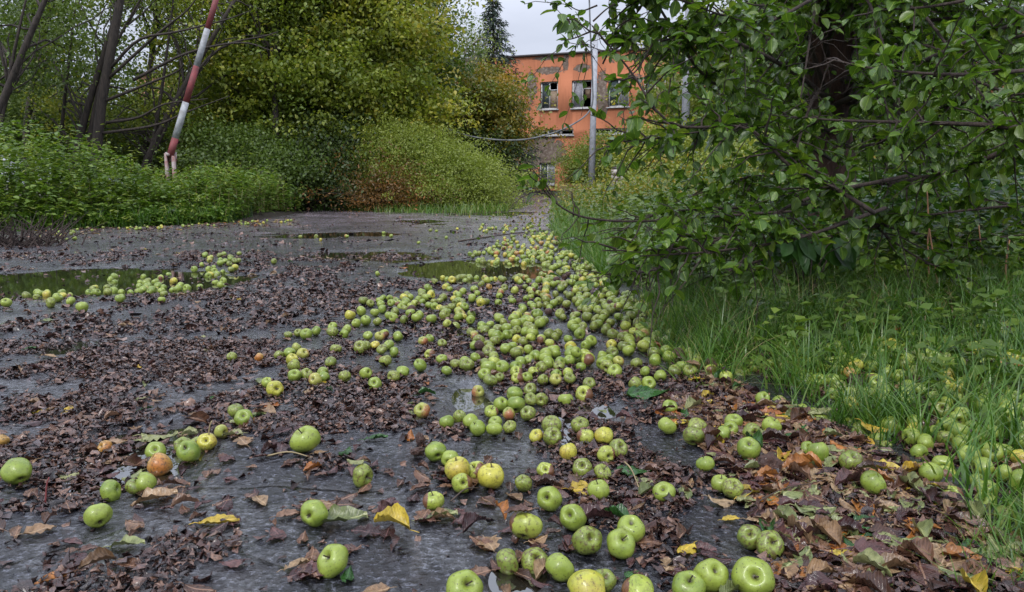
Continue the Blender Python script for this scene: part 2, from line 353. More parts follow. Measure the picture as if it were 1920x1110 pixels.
def grid_mesh(name, xs, ys, hf, mat, keep=None):
    X, Y = np.meshgrid(xs, ys); Z = hf(X, Y); n = len(xs); m_ = len(ys)
    i = np.arange(m_-1)[:, None]*n+np.arange(n-1)[None]; Q = np.stack([i, i+1, i+n+1, i+n], -1).reshape(-1, 4)
    V = np.stack([X, Y, Z], -1).reshape(-1, 3)
    if keep is not None:
        kv = keep(X, Y).ravel(); Q = Q[kv[Q].any(1)]
        us, inv = np.unique(Q, return_inverse=True); V = V[us]; Q = inv.reshape(-1, 4)
    return link(name, mesh_tris(name, V, Q, mat, smooth=True))
ys = [.25]
while ys[-1] < 62: ys.append(ys[-1]+.003+.0075*ys[-1])
ys = np.concatenate([np.linspace(-5, .2, 26), ys]); xs = axis(-24, 5, .007, .011)
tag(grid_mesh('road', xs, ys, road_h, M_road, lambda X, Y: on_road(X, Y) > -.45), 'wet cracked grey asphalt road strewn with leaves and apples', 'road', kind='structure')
tag(grid_mesh('water', xs, ys, lambda X, Y: 0*X, M_water, lambda X, Y: (road_h(X, Y) < .0015) & (on_road(X, Y) > -.05)), 'shallow rain puddles lying in the dips of the road', 'water', kind='structure')
gy = np.concatenate([np.linspace(-6, 1, 22), np.array([1+.06*k+.0016*k*k for k in range(1, 210)])]); gx = axis(-60, 60, .07, .03)
tag(grid_mesh('ground', gx, gy, ground_h, M_soil), 'dark earth verge under grass and fallen leaves', 'ground', kind='structure')
mb = MB(); mb.add([(-600, -300, -.2), (600, -300, -.2), (600, 900, -.2), (-600, 900, -.2)], [(0, 1, 2), (0, 2, 3)])
tag(mb.build('terrain', M_soil), 'flat land reaching to the horizon', 'land', kind='structure')
# ------------------------------------------------------------------ building
def mat_plaster(name, base, blobs, light=False):
    m = M(name); co = m.coord()
    n = m.noise(co, 2.4, 10, .78, .8); big = m.noise(co, .55, 4)
    col = m.mix(m.ramp(big, [(.35, 0.), (.7, .6)]), base, tuple(x*.72 for x in base))
    st = m.n('ShaderNodeMapping'); st.inputs['Scale'].default_value = (3, 1, .35); m.l(co, st.inputs[0])
    col = m.mix(m.ramp(m.noise(st.outputs[0], 1.5, 5), [(.5, 0.), (.75, .45)]), col, tuple(x*.45 for x in base))
    mask = m.ramp(m.noise(co, .8, 7, .7, .4), [(.645, 0.), (.66, 1.)])
    for (u, z, ru, rz) in blobs:
        mpn = m.n('ShaderNodeMapping'); mpn.inputs['Location'].default_value = (-u/ru, 0, -z/rz); mpn.inputs['Scale'].default_value = (1/ru, 0, 1/rz); m.l(co, mpn.inputs[0])
        ln = m.n('ShaderNodeVectorMath'); ln.operation = 'LENGTH'; m.l(mpn.outputs[0], ln.inputs[0])
        d = m.math('ADD', ln.outputs['Value'], m.math('MULTIPLY', m.math('SUBTRACT', n, .5), 2.6))
        mask = m.math('MAXIMUM', mask, m.ramp(d, [(.93, 1.), (1., 0.)]))
    bare = m.ramp(m.noise(co, 6, 6, .7), [(.3, (.07, .05, .042)), (.5, (.15, .11, .085)), (.62, (.24, .2, .165)), (.8, (.32, .27, .22))])
    m.set(Base_Color=m.mix(mask, col, bare), Roughness=.9, Normal=m.bump(m.math('ADD', m.math('MULTIPLY', mask, -1.), m.math('MULTIPLY', n, .3)), .7, .03)); return m.m
Pa = np.array([0, 44.1]); Pd = np.array([7.67, -3.0]); Pd /= np.linalg.norm(Pd)
def uz(px, py):
    r = ray(px, py); # intersect vertical plane
    nn = np.array([-Pd[1], Pd[0]]); t = (Pa@nn)/(r[:2]@nn); q = r*t; return ((q[:2]-Pa)@Pd, q[2]+H)
def wrect(x0, x1, y0, y1):
    a = uz(x0, (y0+y1)/2); b = uz(x1, (y0+y1)/2); c = uz((x0+x1)/2, y1); d = uz((x0+x1)/2, y0); return (a[0], b[0], c[1], d[1])
ZR = uz(1000, 106)[1]
W2 = [wrect(1013, 1046, 153, 205), wrect(1072, 1112, 150, 203)]
z0, z1 = W2[0][2], W2[0][3]; W2[1] = (W2[1][0], W2[1][1], z0, z1)
for k in range(8): u = 5.3+1.85*k; W2.append((u, u+1.1, z0, z1))
STRIP = [wrect(1003, 1075, 243, 254)]; STRIP += [(4.6+3.3*k, 7.2+3.3*k, STRIP[0][2], STRIP[0][3]) for k in range(4)]
GW = [wrect(1011, 1041, 305, 346)]; GW += [(5.3+3.4*k, 6.4+3.4*k, GW[0][2], GW[0][3]) for k in range(4)]
print('ZR', ZR, W2[:2], STRIP[0], GW[0])
bl = [(1.15, 5.7, .28, .9), (2.1, 6.5, .75, .2), (3.9, 6.55, .5, .2), (5.0, 5.2, .35, 1.2), (1.7, 2.25, 1.5, .95), (.4, .7, 1.1, .7), (8.2, 5.6, .8, 1.2), (1.9, 7.15, .7, .12), (3.0, 6.9, .18, .5), (11, 3, 1.5, 1.5)]
M_orange = mat_plaster('peeling orange render', (.55, .2, .1), bl)
M_white = simple('peeling white paint', (.62, .62, .63), .6, .3, 14, (.3, .29, .28))
M_glass = simple('dusty window glass', (.06, .08, .085), .12, 0, 3, (.03, .045, .05))
M_board = simple('weathered board', (.3, .22, .15), .8, .4, 12, (.17, .12, .08))
M_grey = simple('grey boarding', (.3, .3, .33), .8, .3, 9, (.15, .15, .17))
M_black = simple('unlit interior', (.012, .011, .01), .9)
M_coping = simple('dark metal coping', (.07, .06, .06), .6)
M_curtain = simple('dark red curtain', (.16, .02, .02), .9)
bld = empty('abandoned_building', (Pa[0], Pa[1], 0), label='derelict orange two-storey building with peeling render and broken windows beyond the road', cat='building')
bld.rotation_euler[2] = math.atan2(Pd[1], Pd[0])
def wall_with_holes(u0, u1, zb, zt, holes, th):
    us = sorted({u0, u1, *[h[0] for h in holes], *[h[1] for h in holes]}); zs = sorted({zb, zt, *[h[2] for h in holes], *[h[3] for h in holes]})
    mb = MB()
    V = []; F = []; idx = {}
    def v(p):
        if p not in idx: idx[p] = len(V); V.append(p)
        return idx[p]
    def quad(a, b, c, d): i = [v(p) for p in (a, b, c, d)]; F.append((i[0], i[1], i[2])); F.append((i[0], i[2], i[3]))
    for a, b in zip(us, us[1:]):
        for c, d in zip(zs, zs[1:]):
            mu, mz = (a+b)/2, (c+d)/2
            if any(h[0] < mu < h[1] and h[2] < mz < h[3] for h in holes): continue
            quad((a, 0, c), (b, 0, c), (b, 0, d), (a, 0, d)); quad((a, th, c), (a, th, d), (b, th, d), (b, th, c))
    for h in holes:
        a, b, c, d = h
        quad((a, 0, c), (a, th, c), (b, th, c), (b, 0, c)); quad((a, 0, d), (b, 0, d), (b, th, d), (a, th, d))
        quad((a, 0, c), (a, 0, d), (a, th, d), (a, th, c)); quad((b, 0, c), (b, th, c), (b, th, d), (b, 0, d))
    quad((u0, 0, zb), (u0, 0, zt), (u0, th, zt), (u0, th, zb)); quad((u1, 0, zb), (u1, th, zb), (u1, th, zt), (u1, 0, zt))
    mb.add(V, F); return mb
U0, U1 = -13, 26
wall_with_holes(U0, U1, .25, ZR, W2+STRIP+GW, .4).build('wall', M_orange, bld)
mb = MB(); mb.box(U0, U1, .05, 12, -.2, .248); mb.build('plinth', simple('dark plinth', (.07, .065, .06), .9), bld)
mb = MB(); mb.box(U0-.1, U1+.1, -.12, 12.1, ZR+.002, ZR+.1); mb.build('roof', M_coping, bld)
mb = MB(); mb.box(U0, U0+.3, .402, 12, .25, ZR); mb.box(U1-.3, U1, .402, 12, .25, ZR); mb.box(U0+.3, U1-.3, 11.6, 12, .25, ZR); mb.build('rear_wall', M_orange, bld)
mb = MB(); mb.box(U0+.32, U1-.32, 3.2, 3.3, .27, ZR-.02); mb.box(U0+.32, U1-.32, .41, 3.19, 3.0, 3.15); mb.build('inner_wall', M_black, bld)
def window(r, style):
    a, b, c, d = r; mb = MB(); t = .07; y = .1
    mb.box(a, a+t, y, y+.08, c, d); mb.box(b-t, b, y, y+.08, c, d); mb.box(a+t, b-t, y, y+.08, d-t, d); mb.box(a+t, b-t, y, y+.08, c, c+t)
    mid = (a+b)/2; 
    if style == 'strip':
        for k in range(1, 3): q = a+(b-a)*k/3; mb.box(q-.05, q+.05, y, y+.08, c+t, d-t)
    else: mb.box(mid-.035, mid+.035, y+.003, y+.077, c+t, d-t); mb.box(mid+.035, b-t, y+.003, y+.077, c+(d-c)*.68, c+(d-c)*.68+.05)
    f = mb.build('window', M_white, bld)
    s = MB(); s.box(a-.05, b+.05, -.1, .098, c-.06, c-.002); s.build('sill', M_white, f)
    if style == 'boarded':
        p = MB(); p.box(a+t, mid-.035, y+.03, y+.045, c+t, d-t); p.build('pane', M_glass, f)
        p = MB(); p.box(mid+.035, b-t, y+.03, y+.05, c+t, c+(d-c)*.68); p.build('board', M_board, f)
    elif style == 'broken':
        p = MB(); p.box(a+t, mid-.035, y+.03, y+.05, c+t, d-t); p.build('board', M_grey, f)
        p = MB(); p.box(mid+.04, mid+.3, y+.3, y+.32, c+.55, d-.3); p.build('board', simple('tan board', (.45, .33, .24), .8), f)
        p = MB(); p.box(mid+.31, b-t, y+.26, y+.28, c+.45, d-t); p.build('curtain', M_curtain, f)
    elif style == 'strip':
        p = MB(); p.box(a+(b-a)*.36, a+(b-a)*.64, y+.03, y+.045, c+t, d-t); p.build('pane', M_glass, f)
    else:
        p = MB(); p.box(a+t, mid-.035, y+.03, y+.045, c+t, d-t); p.build('pane', M_glass, f)
        p = MB(); p.box(mid+.035, b-t, y+.03, y+.05, c+t, d-t); p.build('board', M_grey, f)
for i, r in enumerate(W2): window(r, ['boarded', 'broken', 'x', 'boarded'][i % 4])
for r in STRIP: window(r, 'strip')
for i, r in enumerate(GW): window(r, 'x')
# second building glimpsed through the left trees
b2 = empty('peach_building', (-21, 46, 0), label='peach-coloured building barely glimpsed through the tall trees at the left', cat='building')
b2.rotation_euler[2] = .1
Mpe = mat_plaster('peach render', (.6, .32, .2), [])
hol = [(2+2.6*k, 3.2+2.6*k, zz, zz+1.4) for k in range(6) for zz in (1.2, 4.3)]
wall_with_holes(0, 18, .1, 6.6, hol, .4).build('wall', Mpe, b2)
mb = MB(); mb.box(-.2, 18.2, -.2, 9, 6.602, 6.8); mb.build('roof', M_coping, b2)
mb = MB(); mb.box(0, 18, 8.6, 9, .1, 6.6); mb.box(0, .3, .402, 8.6, .1, 6.6); mb.box(17.7, 18, .402, 8.6, .1, 6.6); mb.build('rear_wall', Mpe, b2)
for h in hol:
    mb = MB(); mb.box(h[0], h[0]+.07, .1, .16, h[2], h[3]); mb.box(h[1]-.07, h[1], .1, .16, h[2], h[3]); mb.box(h[0]+.07, h[1]-.07, .1, .16, h[2], h[2]+.07); mb.box(h[0]+.07, h[1]-.07, .1, .16, h[3]-.07, h[3])
    f = mb.build('window', M_white, b2); p = MB(); p.box(h[0]+.07, h[1]-.07, .12, .14, h[2]+.07, h[3]-.07); p.build('pane', M_glass, f)
# ------------------------------------------------------------------ poles, barrier, pillar, cable
M_conc = simple('pale concrete', (.42, .43, .47), .7, .3, 8, (.28, .29, .32))
b = P(1108, 371, 33); t = P(1117, 58, 33.5)
pl = empty('lamp_post', (b[0], b[1], 0), label='slim pale grey post standing in front of the orange building', cat='post')
mb = MB(); mb.tube([(0, 0, -.1), (t[0]-b[0], t[1]-b[1], t[2])], [.145, .1], 12, cap=True); mb.build('pole', M_conc, pl, True)
mb = MB(); mb.box(-.22, .22, -.22, .22, -.1, .16); mb.build('base', M_conc, pl)
mb = MB(); mb.tube([(t[0]-b[0], t[1]-b[1], t[2]-.02), (t[0]-b[0], t[1]-b[1], t[2]+.05)], [.12, .08], 12); mb.build('cap', M_conc, pl)
b = P(1281, 371, 30)
pl = empty('utility_pole', (b[0], b[1], 0), label='grey pole half hidden by the apple branches right of the slim post', cat='pole')
mb = MB(); mb.tube([(0, 0, -.1), (0, 0, 7.4)], [.17, .13], 12); mb.build('pole', simple('grey pole', (.3, .31, .34), .7, .2), pl, True)
mb = MB(); mb.tube([(-.5, 0, 6.9), (.5, 0, 6.9)], .05, 8); mb.build('crossarm', M_coping, pl)
# barrier
bx, by = P(318, 290, 15)[0], 15.0
ba = empty('barrier', (bx, by, 0), label='raised red and white striped barrier boom leaning over the left verge', cat='barrier')
M_red = simple('weathered red paint', (.22, .04, .045), .65, .4, 9, (.13, .035, .035)); M_wht = simple('weathered white paint', (.4, .42, .44), .65, .4, 9, (.22, .22, .22))
M_postw = simple('flaking white and red post paint', (.36, .34, .33), .7, .5, 9, (.2, .05, .04))
pz = P(318, 282, 15)[2]
mb = MB(); mb.box(-.085, -.035, -.04, .04, -.1, pz-.05); mb.box(.045, .095, -.04, .04, -.1, pz-.1); mb.build('post', M_postw, ba)
mb = MB(); mb.box(-.1, .11, .042, .06, pz-.2, pz-.03); mb.tube([(0, -.1, pz-.08), (0, .13, pz-.08)], .03, 8); mb.build('bracket', M_postw, ba)
A0 = np.array([-.0, 0, pz-.12]); A1 = P(405, 0, 15.3)-np.array([bx, by, 0]); dd = A1-A0; Lb = np.linalg.norm(dd); dd /= Lb
segs = [0, .36, 1.05, 1.74, 2.45, 3.2, 3.95, 4.7, 5.4]
for k in range(len(segs)-1):
    mb = MB(); s0, s1 = segs[k], segs[k+1]; mb.tube([A0+dd*s0, A0+dd*s1], [.064-.004*s0, .064-.004*s1], 14); mb.build('boom', M_red if k % 2 == 0 else M_wht, ba, True)
# pillar stump + concrete slab
b = G(1157, 392); pi = empty('gate_pillar', (b[0], b[1], 0), label='short broken white pillar with flaking plaster and a dark cap', cat='pillar')
mb = MB(); hh = P(1157, 318, b[1])[2]
for k in range(7): s_ = .15*(1-.05*(k % 2))+.02*random.random(); mb.box(-s_+random.uniform(-.01, .01), s_, -s_, s_, -.1 if k == 0 else hh*k/7+.001, hh*(k+1)/7)
mb.build('shaft', simple('flaking white plaster', (.55, .52, .48), .85, .7, 7, (.16, .1, .08)), pi)
mb = MB(); mb.box(-.13, .13, -.13, .13, hh+.002, hh+.07); mb.build('cap', M_coping, pi)
b = G(1250, 395); mb = MB(); mb.box(b[0]-.5, b[0]+.5, b[1]-.2, b[1]+.2, -.1, .62); mb.box(b[0]-.56, b[0]+.56, b[1]-.26, b[1]+.26, .621, .7)
tag(mb.build('concrete_block', simple('mossy dark concrete', (.09, .08, .06), .9, .6, 8, (.04, .05, .025))), 'mossy dark concrete block behind the branches beside the white pillar', 'block')
cb = spline([P(1103, -60, 20), P(1107, 60, 20), P(1111, 150, 20), P(1107, 205, 20), P(1065, 238, 19.5), P(1005, 258, 19.3), P(950, 263, 19.6), P(890, 257, 20), P(850, 246, 21), P(800, 225, 22.5)], 60)
mb = MB(); mb.tube(cb, .019, 8); tag(mb.build('hanging_cable', simple('pale cable sheath', (.2, .21, .22), .5, 0, 3, (.04, .04, .04)), None, True), 'sagging pale cable hanging from the slim post towards the left trees', 'cable')
# ------------------------------------------------------------------ trees
def branchy(mb, p0, p1, r0, r1, n=8, bend=.15, sides=6):
    p0 = np.asarray(p0, float); p1 = np.asarray(p1, float); Ld = np.linalg.norm(p1-p0)
    c = (p0+p1)/2+rng.normal(size=3)*Ld*bend*.5+np.array([0, 0, Ld*bend*.4]); t = np.linspace(0, 1, n)[:, None]
    pts = (1-t)**2*p0+2*t*(1-t)*c+t*t*p1; pts[1:-1] += rng.normal(size=(n-2, 3))*Ld*.012
    mb.tube(pts, np.linspace(r0, r1, n), sides); return pts
def crown_cloud(blobs, clumps, per, leaf, clump_r=.45, up=.5, tpl=LT4, droop=0., tone_bias=0, spread=.55, wr=.62, bough=.78):
    """blobs: (x,y,z,rx,ry,rz) ellipsoids; clumps spread in them, leaves in clumps"""
    B = np.array(blobs, float); wgt = (B[:, 3]*B[:, 4]*B[:, 5])**.75; wgt /= wgt.sum()
    bi = rng.choice(len(B), clumps, p=wgt); d = rndvec(clumps); rad = rng.random(clumps)**.45
    cc = B[bi, :3]+d*rad[:, None]*B[bi, 3:]; nbg = max(6, clumps//15); bg_ = rng.integers(0, nbg, clumps); sel = rng.random(clumps) < bough
    bs = clump_r*1.45; cc = np.where(sel[:, None], cc[bg_]+rng.normal(size=(clumps, 3))*np.array([bs, bs, bs*.42]), cc)
    od = nrmz(d*np.array([1, 1, .8])+.3*rndvec(clumps))
    per_ = rng.poisson(per, clumps)+3; ci = np.repeat(np.arange(clumps), per_); n = len(ci)
    cr = clump_r*rng.uniform(.5, 1.4, clumps)
    off = rng.normal(size=(n, 3))*np.array([1, 1, .5])*cr[ci][:, None]*.6
    pos = cc[ci]+off
    nr = nrmz(np.array([0, 0, up])+od[ci]*.45+rndvec(n)*spread); dr = nrmz(rndvec(n)+od[ci]*.7+np.array([0, 0, -droop]))
    bt = rng.normal(.5, .15, nbg); ct = np.where(sel, bt[bg_], .45)+rng.normal(0, .1, clumps)
    tone = np.clip(ct[ci]+rng.normal(0, .1, n)+tone_bias, 0, 1)
    sz = leaf*rng.uniform(.6, 1.25, n)
    return leaves(pos, dr, nr, sz, sz*wr, tpl, tone), cc
def tree(name, base, trunk_pts, r0, blobs, clumps, per, leaf, fol, label, cat='tree', group=None, barkm=None, limbs=26, r1=.04, stems=None, limb_r=.045, **kw):
    base = np.asarray(base, float); t = empty(name, tuple(base), label=label, cat=cat, group=group)
    blobs = [(b_[0]-base[0], b_[1]-base[1], b_[2]-base[2], *b_[3:]) for b_ in blobs]
    (V, T, A), cc = crown_cloud(blobs, clumps, per, leaf, **kw)
    link('crown', mesh_tris('crown', V, T, fol, A), t)
    mb = MB(); tp = spline(np.asarray(trunk_pts, float)-base, 16); mb.tube(tp, np.linspace(r0, r1, 16), 9, rough=.12)
    for st in (stems or []): q = spline(np.asarray(st[0], float)-base, 14); mb.tube(q, np.linspace(st[1], st[1]*.25, 14), 7)
    low = tp[0][2]+.25*(tp[-1][2]-tp[0][2])
    for k in range(min(limbs, len(cc))):
        c = cc[k]; cand = tp[(tp[:, 2] < c[2]+.2) & (tp[:, 2] > low)]
        if len(cand) == 0: cand = tp[4:8]
        s = cand[rng.integers(max(0, len(cand)-6), len(cand))]
        branchy(mb, s, c, limb_r*rng.uniform(.5, 1.1), .008, 8, .25, 5)
    mb.build('trunk', barkm or B_dark, t, True); return t
def BL(px, py, Y, rxp, ryp, ry=None):
    p = P(px, py, Y); k = Y/FPX; return (p[0], p[1], p[2], rxp*k, ry if ry else rxp*k, ryp*k)
def gnd(px, Y): p = P(px, 400, Y); return np.array([p[0], Y, 0.])
# far belt of trees
for (px, Y, py, rx, ry_, fol, lab) in [
    (60, 34, 150, 170, 190, F_dark, 'dark green tree far back at the left edge of the photo'),
    (330, 36, 230, 150, 90, F_green, 'low green tree far behind the striped barrier'),
    (520, 33, 80, 150, 240, F_yellowgreen, 'tall yellow-green tree far back behind the leaning boom'),
    (700, 31, 90, 130, 240, F_green, 'tall green tree far back behind the pale bush'),
    (1330, 36, 180, 130, 150, F_yellowgreen, 'yellowish tree behind the grey pole'),
    (1480, 30, 120, 160, 230, F_dark, 'dark tree standing behind the apple tree trunk'),
    (1700, 27, 110, 190, 250, F_green, 'green tree far back at the right behind the apple tree'),
    (1900, 24, 150, 170, 240, F_dark, 'dark green tree at the right edge behind the apple tree')]:
    g = gnd(px, Y); tree('tree', g, [g, g+[.3, 0, 3], P(px+10, py-ry_*.4, Y)], .2, [BL(px, py, Y, rx, ry_, 2.6), BL(px-rx*.4, py+ry_*.4, Y-.5, rx*.7, ry_*.6, 2.2), BL(px+rx*.3, py+ry_*.5, Y-.5, rx*.7, ry_*.55, 2.2)],
        620, 36, .17, fol, lab, group='trees standing back behind the roadside growth', limbs=20, clump_r=.62)
# main middle trees
def mid_tree(px, Y, blobs, clumps, per, leaf, fol, lab, name='tree', **kw):
    g = gnd(px, Y); top = max(blobs, key=lambda q: q[2]); tree(name, g, [g, g+[(top[0]-g[0])*.25, 0, 2.2], np.array(top[:3])], kw.pop('r0', .16), blobs, clumps, per, leaf, fol, lab, group=kw.pop('group', None), **kw)
mid_tree(560, 21, [BL(540, 20, 21, 130, 190, 2), BL(470, 170, 20.5, 90, 90, 1.6), BL(600, 180, 20.5, 110, 110, 1.6), BL(520, 280, 21, 100, 70, 1.4)], 1150, 46, .12, F_yellowgreen, 'bushy yellow-green tree just right of the striped boom')
mid_tree(700, 22, [BL(690, 40, 22, 100, 200, 2), BL(640, 200, 21.5, 90, 90, 1.6), BL(752, 70, 22, 50, 190, 1.5), BL(740, 230, 21.7, 100, 70, 1.4)], 1300, 46, .12, F_yellowgreen, 'broad yellow-green tree in the middle rising above the pale bush', tone_bias=.12)
mid_tree(835, 25, [BL(822, 40, 25, 16, 90, .8), BL(812, 150, 25, 36, 90, 1.2)], 300, 40, .11, F_green, 'narrow dark green treetop beside the strip of sky', bough=.3)
mid_tree(885, 31, [BL(886, 85, 31, 26, 60, .8)], 70, 16, .09, F_willow, 'thin pale half-bare tree left of the spruce', bough=.2, barkm=B_pale, r0=.06)
mid_tree(935, 27, [BL(905, 178, 27, 44, 52, 1.4), BL(940, 225, 26.5, 36, 60, 1.2), BL(880, 235, 26.5, 44, 66, 1.4)], 560, 42, .12, F_maple, 'rounded tree turning yellow against the building corner', tone_bias=.06, bough=.35, clump_r=.4)
mid_tree(935, 26, [BL(930, 300, 26, 36, 50, 1.2), BL(880, 290, 26, 60, 60, 1.2)], 330, 42, .11, F_dark, 'dark leafy growth below the yellowing tree beside the building', bough=.3, name='shrub')
# left leaning stems
def leaner(px, Y, top, stems, r0, blobs, clumps, per, fol, lab, leaf=.085):
    g = gnd(px, Y); tree('leaning_tree', g, [g, P((px*2+top[0])/3, (350*2+top[1])/3, Y), P(top[0], top[1], Y)], r0, blobs, clumps, per, leaf, fol, lab, group='leaning trees behind the left verge', stems=stems, limbs=34, limb_r=.03, clump_r=.4)
leaner(-60, 15, (110, -60), [([gnd(-30, 15), P(20, 130, 15), P(60, -50, 15)], .05)], .1, [BL(60, 20, 16.4, 110, 80, 1.2), BL(-10, 150, 16.2, 90, 90, 1.2)], 250, 30, F_green, 'thick dark leaning trunk at the left edge')
leaner(120, 17, (245, -60), [([gnd(150, 17), P(190, 150, 17), P(295, -60, 17)], .06), ([gnd(100, 17.5), P(125, 150, 17.5), P(150, -60, 17.5)], .05)], .1, [BL(200, -20, 18.4, 130, 60, 1.3), BL(110, 140, 18.4, 90, 60, 1.2), BL(230, 170, 18.2, 60, 60, 1.1)], 210, 28, F_yellowgreen, 'cluster of dark stems leaning right, left of the striped boom')
leaner(240, 18, (440, 0), [([gnd(260, 18), P(300, 190, 18), P(330, -40, 18)], .06), ([gnd(300, 18.5), P(350, 200, 18.5), P(385, -20, 18.5)], .05), ([gnd(235, 18), P(380, 120, 18), P(520, 60, 18)], .05)], .1, [BL(380, 60, 19.3, 110, 130, 1.3), BL(300, 220, 19.3, 120, 60, 1.2)], 380, 28, F_yellowgreen, 'slim bare-limbed tree directly behind the striped boom')
# long dark limbs over the boom
lt = gnd(170, 16.5); t_ = empty('leaning_tree', tuple(lt), label='dark tree whose long limbs reach right behind the striped boom', cat='tree', group='leaning trees behind the left verge')
mb = MB(); mb.tube(spline([lt, P(190, 200, 16.5), P(215, 60, 16.5), P(235, -60, 16.5)], 16)-lt, np.linspace(.11, .07, 16), 9, rough=.1); mb.build('trunk', B_dark, t_, True)
for k, q in enumerate([[(205, 130), (260, 75), (330, 60), (420, 38), (470, 20)], [(195, 190), (270, 160), (330, 135), (345, 120)], [(200, 150), (300, 60), (350, 20), (380, -20)], [(190, 250), (290, 235), (350, 210), (430, 180)], [(250, 150), (350, 100), (450, 80), (510, 95)], [(200, 230), (260, 220), (310, 195), (390, 185)]]):
    mb = MB(); mb.tube(spline([P(a, b_, 16.5-.2*i) for i, (a, b_) in enumerate(q)], 16)-lt, np.linspace(.034, .008, 16), 6); mb.build('limb', B_dark, t_, True)
# spruces
def spruce(px, Y, ptop, hw, lab):
    g = gnd(px, Y); top = P(px, ptop, Y); hh = top[2]; t = empty('spruce_tree', tuple(g), label=lab, cat='spruce')
    S = []; mb = MB(); mb.tube([(0, 0, 0), (0, 0, hh*.98)], [.18, .02], 8)
    z = 1.0
    while z < hh-.15:
        R = hw*(1-z/hh)**.8+.06; nb = 7
        for k in range(nb):
            a = rng.uniform(0, 2*math.pi); L_ = R*rng.uniform(.55, 1.15); e = np.array([math.cos(a)*L_, math.sin(a)*L_, z-L_*.35]); mb.tube([(0, 0, z), e], [.02, .005], 4, cap=False)
            n = int(26*L_)+10; f = rng.random(n)**.7; pos = np.array([0, 0, z])*(1-f)[:, None]+e*f[:, None]+rng.normal(size=(n, 3))*np.array([.06, .06, .05])
            dr = nrmz(e-np.array([0, 0, z]))+rndvec(n)*.7+np.array([0, 0, -.4]); S.append(leaves(pos, dr, rndvec(n)+np.array([0, 0, .8]), rng.uniform(.14, .28, n), .05, LT4, rng.random(n)))
        z += .17
    V, T, A = cat_soups(S); link('crown', mesh_tris('crown', V, T, F_spruce, A), t); mb.build('trunk', B_dark, t)
spruce(926, 38, -15, 2.7, 'pointed dark spruce rising above the yellowing tree')
spruce(1405, 30, -80, 1.7, 'dark spruce seen through the branches above the building')
spruce(1180, 62, 70, 3.0, 'distant dark conifer peeping over the building roof')
# bushes
def bush(px, Y, blobs, clumps, per, leaf, fol, lab, name='bush', group=None, stems=30, **kw):
    kw.setdefault('bough', .3)
    g = gnd(px, Y); t = empty(name, tuple(g), label=lab, cat='bush', group=group)
    bb = [(q[0]-g[0], q[1]-g[1], q[2], *q[3:]) for q in blobs]; (V, T, A), cc = crown_cloud(bb, clumps, per, leaf, **kw)
    k = V[:, 2] > -.02; link('crown', mesh_tris('crown', V, T, fol, A), t)
    mb = MB()
    for i in range(min(stems, len(cc))): branchy(mb, (rng.normal()*.35*bb[0][3], rng.normal()*.2, 0), cc[i], .02, .004, 7, .12, 5)
    mb.build('stems', B_twig, t, True); return t
bush(820, 19.6, [BL(775, 300, 19.8, 105, 66, 1.3), BL(860, 330, 19.5, 80, 56, 1.2), BL(700, 330, 19.8, 60, 56, 1.2), BL(820, 360, 19.2, 120, 30, 1.1), BL(760, 262, 20, 62, 34, 1.0)], 1500, 46, .066, F_willow, 'large rounded pale yellow-green bush at the road bend', spread=.9, up=.7, wr=.4, tone_bias=.16, clump_r=.3)
bush(725, 18.7, [BL(725, 345, 18.4, 48, 42, .6), BL(690, 368, 18.3, 42, 24, .6), BL(765, 368, 18.3, 34, 24, .5)], 190, 30, .075, F_rust, 'rusty orange-brown bush in front of the pale bush', spread=.9, wr=.4)
bush(905, 19.5, [BL(890, 345, 20, 55, 45, 1.0), BL(920, 370, 19.5, 32, 28, .8)], 420, 40, .065, F_willow, 'light green bush tapering down to the road end', spread=.9, up=.8, wr=.35, tone_bias=.25)
bush(620, 19, [BL(620, 300, 20, 70, 90, 1.4), BL(570, 330, 19.5, 60, 60, 1.3), BL(660, 350, 19.3, 55, 45, 1.1)], 620, 40, .085, F_dark, 'dark green bush between the left verge and the rusty bush', tone_bias=-.05)
bush(460, 18, [BL(440, 290, 18.5, 100, 55, 1.3), BL(520, 330, 18, 60, 50, 1.2)], 480, 40, .08, F_green, 'dense green bush behind the foot of the barrier')
bush(1125, 37, [BL(1122, 305, 37, 56, 54, 1.8), BL(1170, 325, 36.5, 60, 50, 1.6), BL(1092, 325, 37, 28, 42, 1.0)], 1000, 46, .11, F_willow, 'rounded pale bush right behind the slim post', spread=.9, wr=.45, tone_bias=-.08)
bush(1250, 24, [BL(1240, 300, 24, 70, 70, 1.6), BL(1320, 320, 23, 80, 70, 1.6), BL(1200, 360, 22, 50, 30, 1)], 900, 40, .085, F_yellowgreen, 'yellowish bush behind the broken white pillar', tone_bias=.1)
bush(1450, 14, [BL(1440, 340, 14, 110, 80, 1.2), BL(1560, 330, 13.5, 100, 90, 1.2)], 620, 36, .08, F_yellowgreen, 'bright bush seen under the apple tree boughs')
bush(1750, 12, [BL(1720, 300, 12, 130, 120, 1.3), BL(1880, 330, 11.5, 110, 110, 1.2)], 620, 38, .075, F_green, 'green bush behind the apple tree at the right')
for px_, tx_, Y_, lb_ in [(60, 110, 18.5, 'slim dark upright trunk near the left edge of the photo'), (285, 300, 19.5, 'slim straight trunk between the leaning stems and the boom'), (425, 470, 20, 'slim dark trunk just right of the striped boom'), (528, 520, 19.2, 'dark straight trunk among the yellow-green leaves of the middle')]:
    mid_tree(px_, Y_, [BL(tx_, -40, Y_+1.2, 70, 90, 1), BL(tx_-20, 90, Y_+1.2, 60, 70, 1)], 190, 26, .09, F_green, lb_, name='slim_tree', r0=.1, group='slim trees behind the left verge')
